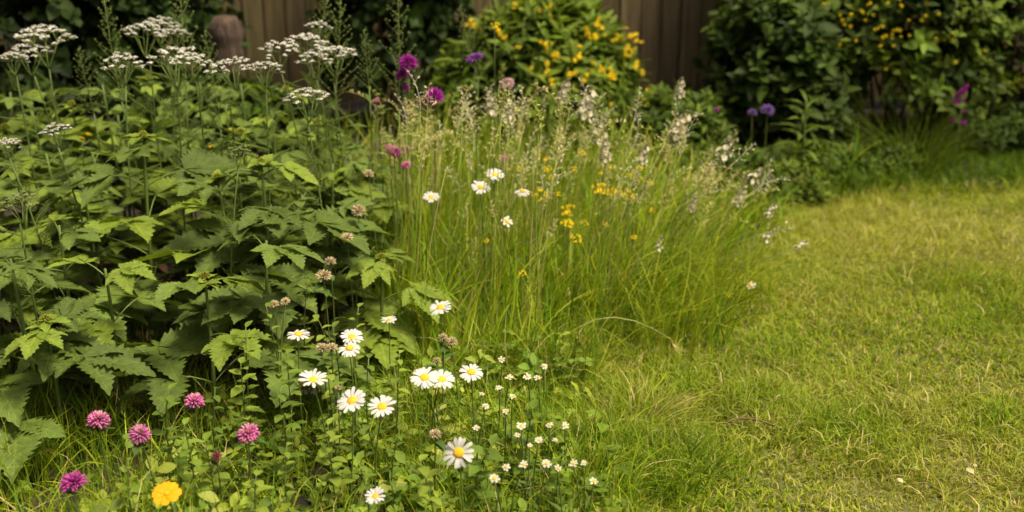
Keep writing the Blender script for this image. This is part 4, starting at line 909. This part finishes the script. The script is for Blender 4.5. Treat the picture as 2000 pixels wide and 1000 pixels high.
cps = [(1150, 190, 3.2, 1.2, .25, 'cream flower spike in front of the yellow-flowered shrub, leaning right'), (1172, 240, 3.0, 1.1, .05, 'white flower spike in the meadow centre, fullest and nearly upright'), (1182, 285, 2.95, .8, 0, 'short white flower cluster under the fullest white spike'), (1335, 235, 3.1, 1.1, .45, 'white flower spike leaning right, above the tussock'), (1428, 275, 3.1, 1.1, .5, 'white flower spike leaning far right over the lawn edge'), (1330, 165, 3.2, .7, .1, 'slim budding spike highest at the right of the meadow'), (1510, 405, 3.0, .6, .5, 'small white flower tip hanging over the lawn, upper of the rim pair'), (1508, 455, 2.95, .6, .7, 'small white flower tip hanging over the lawn, lower of the rim pair'), (1450, 378, 3.0, .7, .4, 'white flower cluster by the lawn edge below the far-leaning spike'), (990, 205, 3.05, .9, .1, 'cream flower spike beneath the pinkish white flower'), (960, 190, 3.1, .9, 0, 'cream flower spike left of the pinkish white flower'), (1105, 170, 3.25, .9, .3, 'pale bud spike before the yellow-flowered shrub, left of the cream one'), (1570, 475, 2.9, .5, .9, 'lowest white flower tip trailing onto the lawn'), (1290, 470, 2.7, .5, .2, 'small white flowers low in the tussock'), (1355, 395, 2.9, .5, .3, 'tiny white flower cluster above the smaller tussock'), (1260, 295, 3.0, .7, .2, 'cream flower cluster right of the meadow centre'), (1485, 335, 3.1, .8, .8, 'bud spike arching furthest over the lawn edge')]
for i, (px, py, Y, s, tl, lb) in enumerate(cps):
    T = at(px, py, Y); s *= .9; H = .10 * s; bp = T - np.array([sin(tl) * H * .7, 0, cos(tl) * H * .7]); base = np.array([bp[0] - .30 * tl - .01, bp[1] + .03, 0]); t = thing('white_campion', lb, 'wildflower', base)
    a, b = CAMP[i % 3]; rot = (0, tl, 0); link('blossom', a, t, bp - base, rot, s); link('stalklets', b, t, bp - base, rot, s); mb = MB(); stem_to(mb, bp - base, 9, .0018, .0012, (.17, .21, .05), .006, 4); mb.build('stem', M_STEM, t)

# leafy weeds in front of the clump
def weed(px, py, Y, label, n=14, s=.035, col=(.09, .145, .03), group=None):
    T = at(px, py, Y); base = np.array([T[0] + random.uniform(-.02, .02), T[1] + .03, gz(T[0], T[1])]); t = thing('leafy_weed', label, 'weed', base, group); tp = T - base
    mb = MB(); pts = stem_to(mb, tp, 8, .0018, .001, (.12, .17, .04), .012, 4); mb.build('stem', M_STEM, t)
    fo = MB(); tp_ = rim_tpl(1, .62, 7, droop=.25, fold=.25, shape=.75).tpl()
    for k in range(n):
        f = .25 + .75 * k / (n - 1); q = np.array([np.interp(f * tp[2], pts[:, 2], pts[:, j]) for j in range(3)]); R = rot_xyz(radians(random.uniform(0, 40)), 0, k * 2.4 + random.uniform(-.3, .3))
        V, L, TT, C, U, M = tp_; fo.raw(V * s * (1.2 - .55 * f) * random.uniform(.8, 1.2) @ R.T + q, L, TT, C * np.asarray(col) * random.uniform(.8, 1.25), U, M)
    fo.build('foliage', M_SMALL, t)
for (px, py, Y) in [(520, 600, 2.1), (480, 640, 2.05), (560, 690, 1.95), (470, 710, 1.95), (610, 600, 2.15), (650, 640, 2.05), (700, 600, 2.2), (600, 560, 2.25), (540, 760, 1.85), (640, 830, 1.75), (360, 830, 1.75), (330, 760, 1.85), (450, 800, 1.8), (400, 860, 1.7), (560, 870, 1.7), (720, 700, 1.95), (780, 690, 2.05), (250, 900, 1.65), (700, 900, 1.66), (780, 840, 1.76), (960, 870, 1.74), (1040, 800, 1.86), (820, 900, 1.66), (500, 930, 1.62), (1100, 880, 1.76), (640, 720, 1.9), (420, 760, 1.84)]:
    weed(px, py, Y, 'small leafy weed stem growing amid the flowers at the front of the bed', 14, random.uniform(.026, .045), random.choice([(.16, .235, .03), (.21, .28, .035), (.12, .19, .025)]), 'leafy weeds at the front of the bed')

# twig and pale fallen petals on the lawn
t0, t1 = ground(1415, 852), ground(1530, 872); mb = MB(); o = np.array([t0[0], t0[1], .02])
tube(mb, curve((0, 0, .012), t1 - o + np.array([0, 0, .035]), (.0, .02, .012), 8, .003), np.linspace(.0035, .0018, 8), 6); b = mb.build('fallen_twig', M_TWIG, None, o); tag(b, 'thin brown twig lying on the lawn near the bed corner', 'twig')
for (px, py, s, lb) in ((1888, 966, .010, 'round pale fallen leaf on the lawn at the bottom right'), (1752, 985, .007, 'small pale fallen leaf on the lawn at the bottom edge'), (1897, 955, .005, 'tiny pale fallen leaf beside the round pale one')):
    g = ground(px, py); V, F, U = leaflet(2, 1.7, 8, shape=1.0, fold=.1, droop=.08); o = MB().add((V - (0, 1, 0)) * s, F, (.5, .46, .24), U).build('fallen_leaf', M_DRY, None, (g[0], g[1], .055)); o.rotation_euler = (.35, .1, .4); tag(o, lb, 'leaf')

# low broad weeds in the lawn
mb = MB(); P = drop(scatter(900, .1, 2.4, 1.4, 3.6)); P = P[(P[:, 0] > edge(P[:, 1]) + .02) & inview(P, .15)]; P = P[RNG.random(len(P)) < np.clip(2.2 * N3(P[:, 0], P[:, 1], 3.1) - 1.0, .03, 1)]
n = len(P); P[:, 2] += RNG.uniform(.012, .03, n)
mb.stamp(tre, basis(RNG.normal(0, .35, (n, 3)) + (0, 0, 1), RNG.uniform(0, 6.28, n)), P, RNG.uniform(.005, .009, n), mixcol(n, [(.13, .21, .03), (.19, .26, .04)], [1, 1]))
tag(mb.build('lawn_clover', M_SMALL), 'tiny clover leaves scattered through the mown lawn', 'clover', kind='stuff')

# repeats of a kind share a group
GROUPS = {'broad_leaved_plant': GL, 'white_umbel': 'flat white umbels over the leafy clump', 'oxeye_daisy': 'white daisies of the flower bed', 'pink_clover': 'pink clovers of the flower bed',
          'faded_clover': 'faded clover heads of the flower bed', 'bud_spire': 'tall bud spires over the flower bed', 'small_white_flower': 'small white flowers right of the daisies', 'dark_shrub': 'dark shrubs along the fence',
          'leafy_mound': 'leafy mounds along the lawn edge', 'grass_tussock': 'grass tussocks at the bed rim', 'magenta_globe_flower': 'magenta globe flowers at the back of the meadow', 'lilac_pompom': 'lilac pompoms before the dark shrub',
          'yellow_button_flower': 'yellow button flowers of the meadow', 'white_campion': 'white flower spikes of the meadow', 'fallen_leaf': 'pale fallen leaves on the lawn'}
for o in list(SC.objects):
    if o.parent is None and 'label' in o and 'group' not in o:
        b_ = o.name.split('.')[0]
        if b_ in GROUPS: o['group'] = GROUPS[b_]
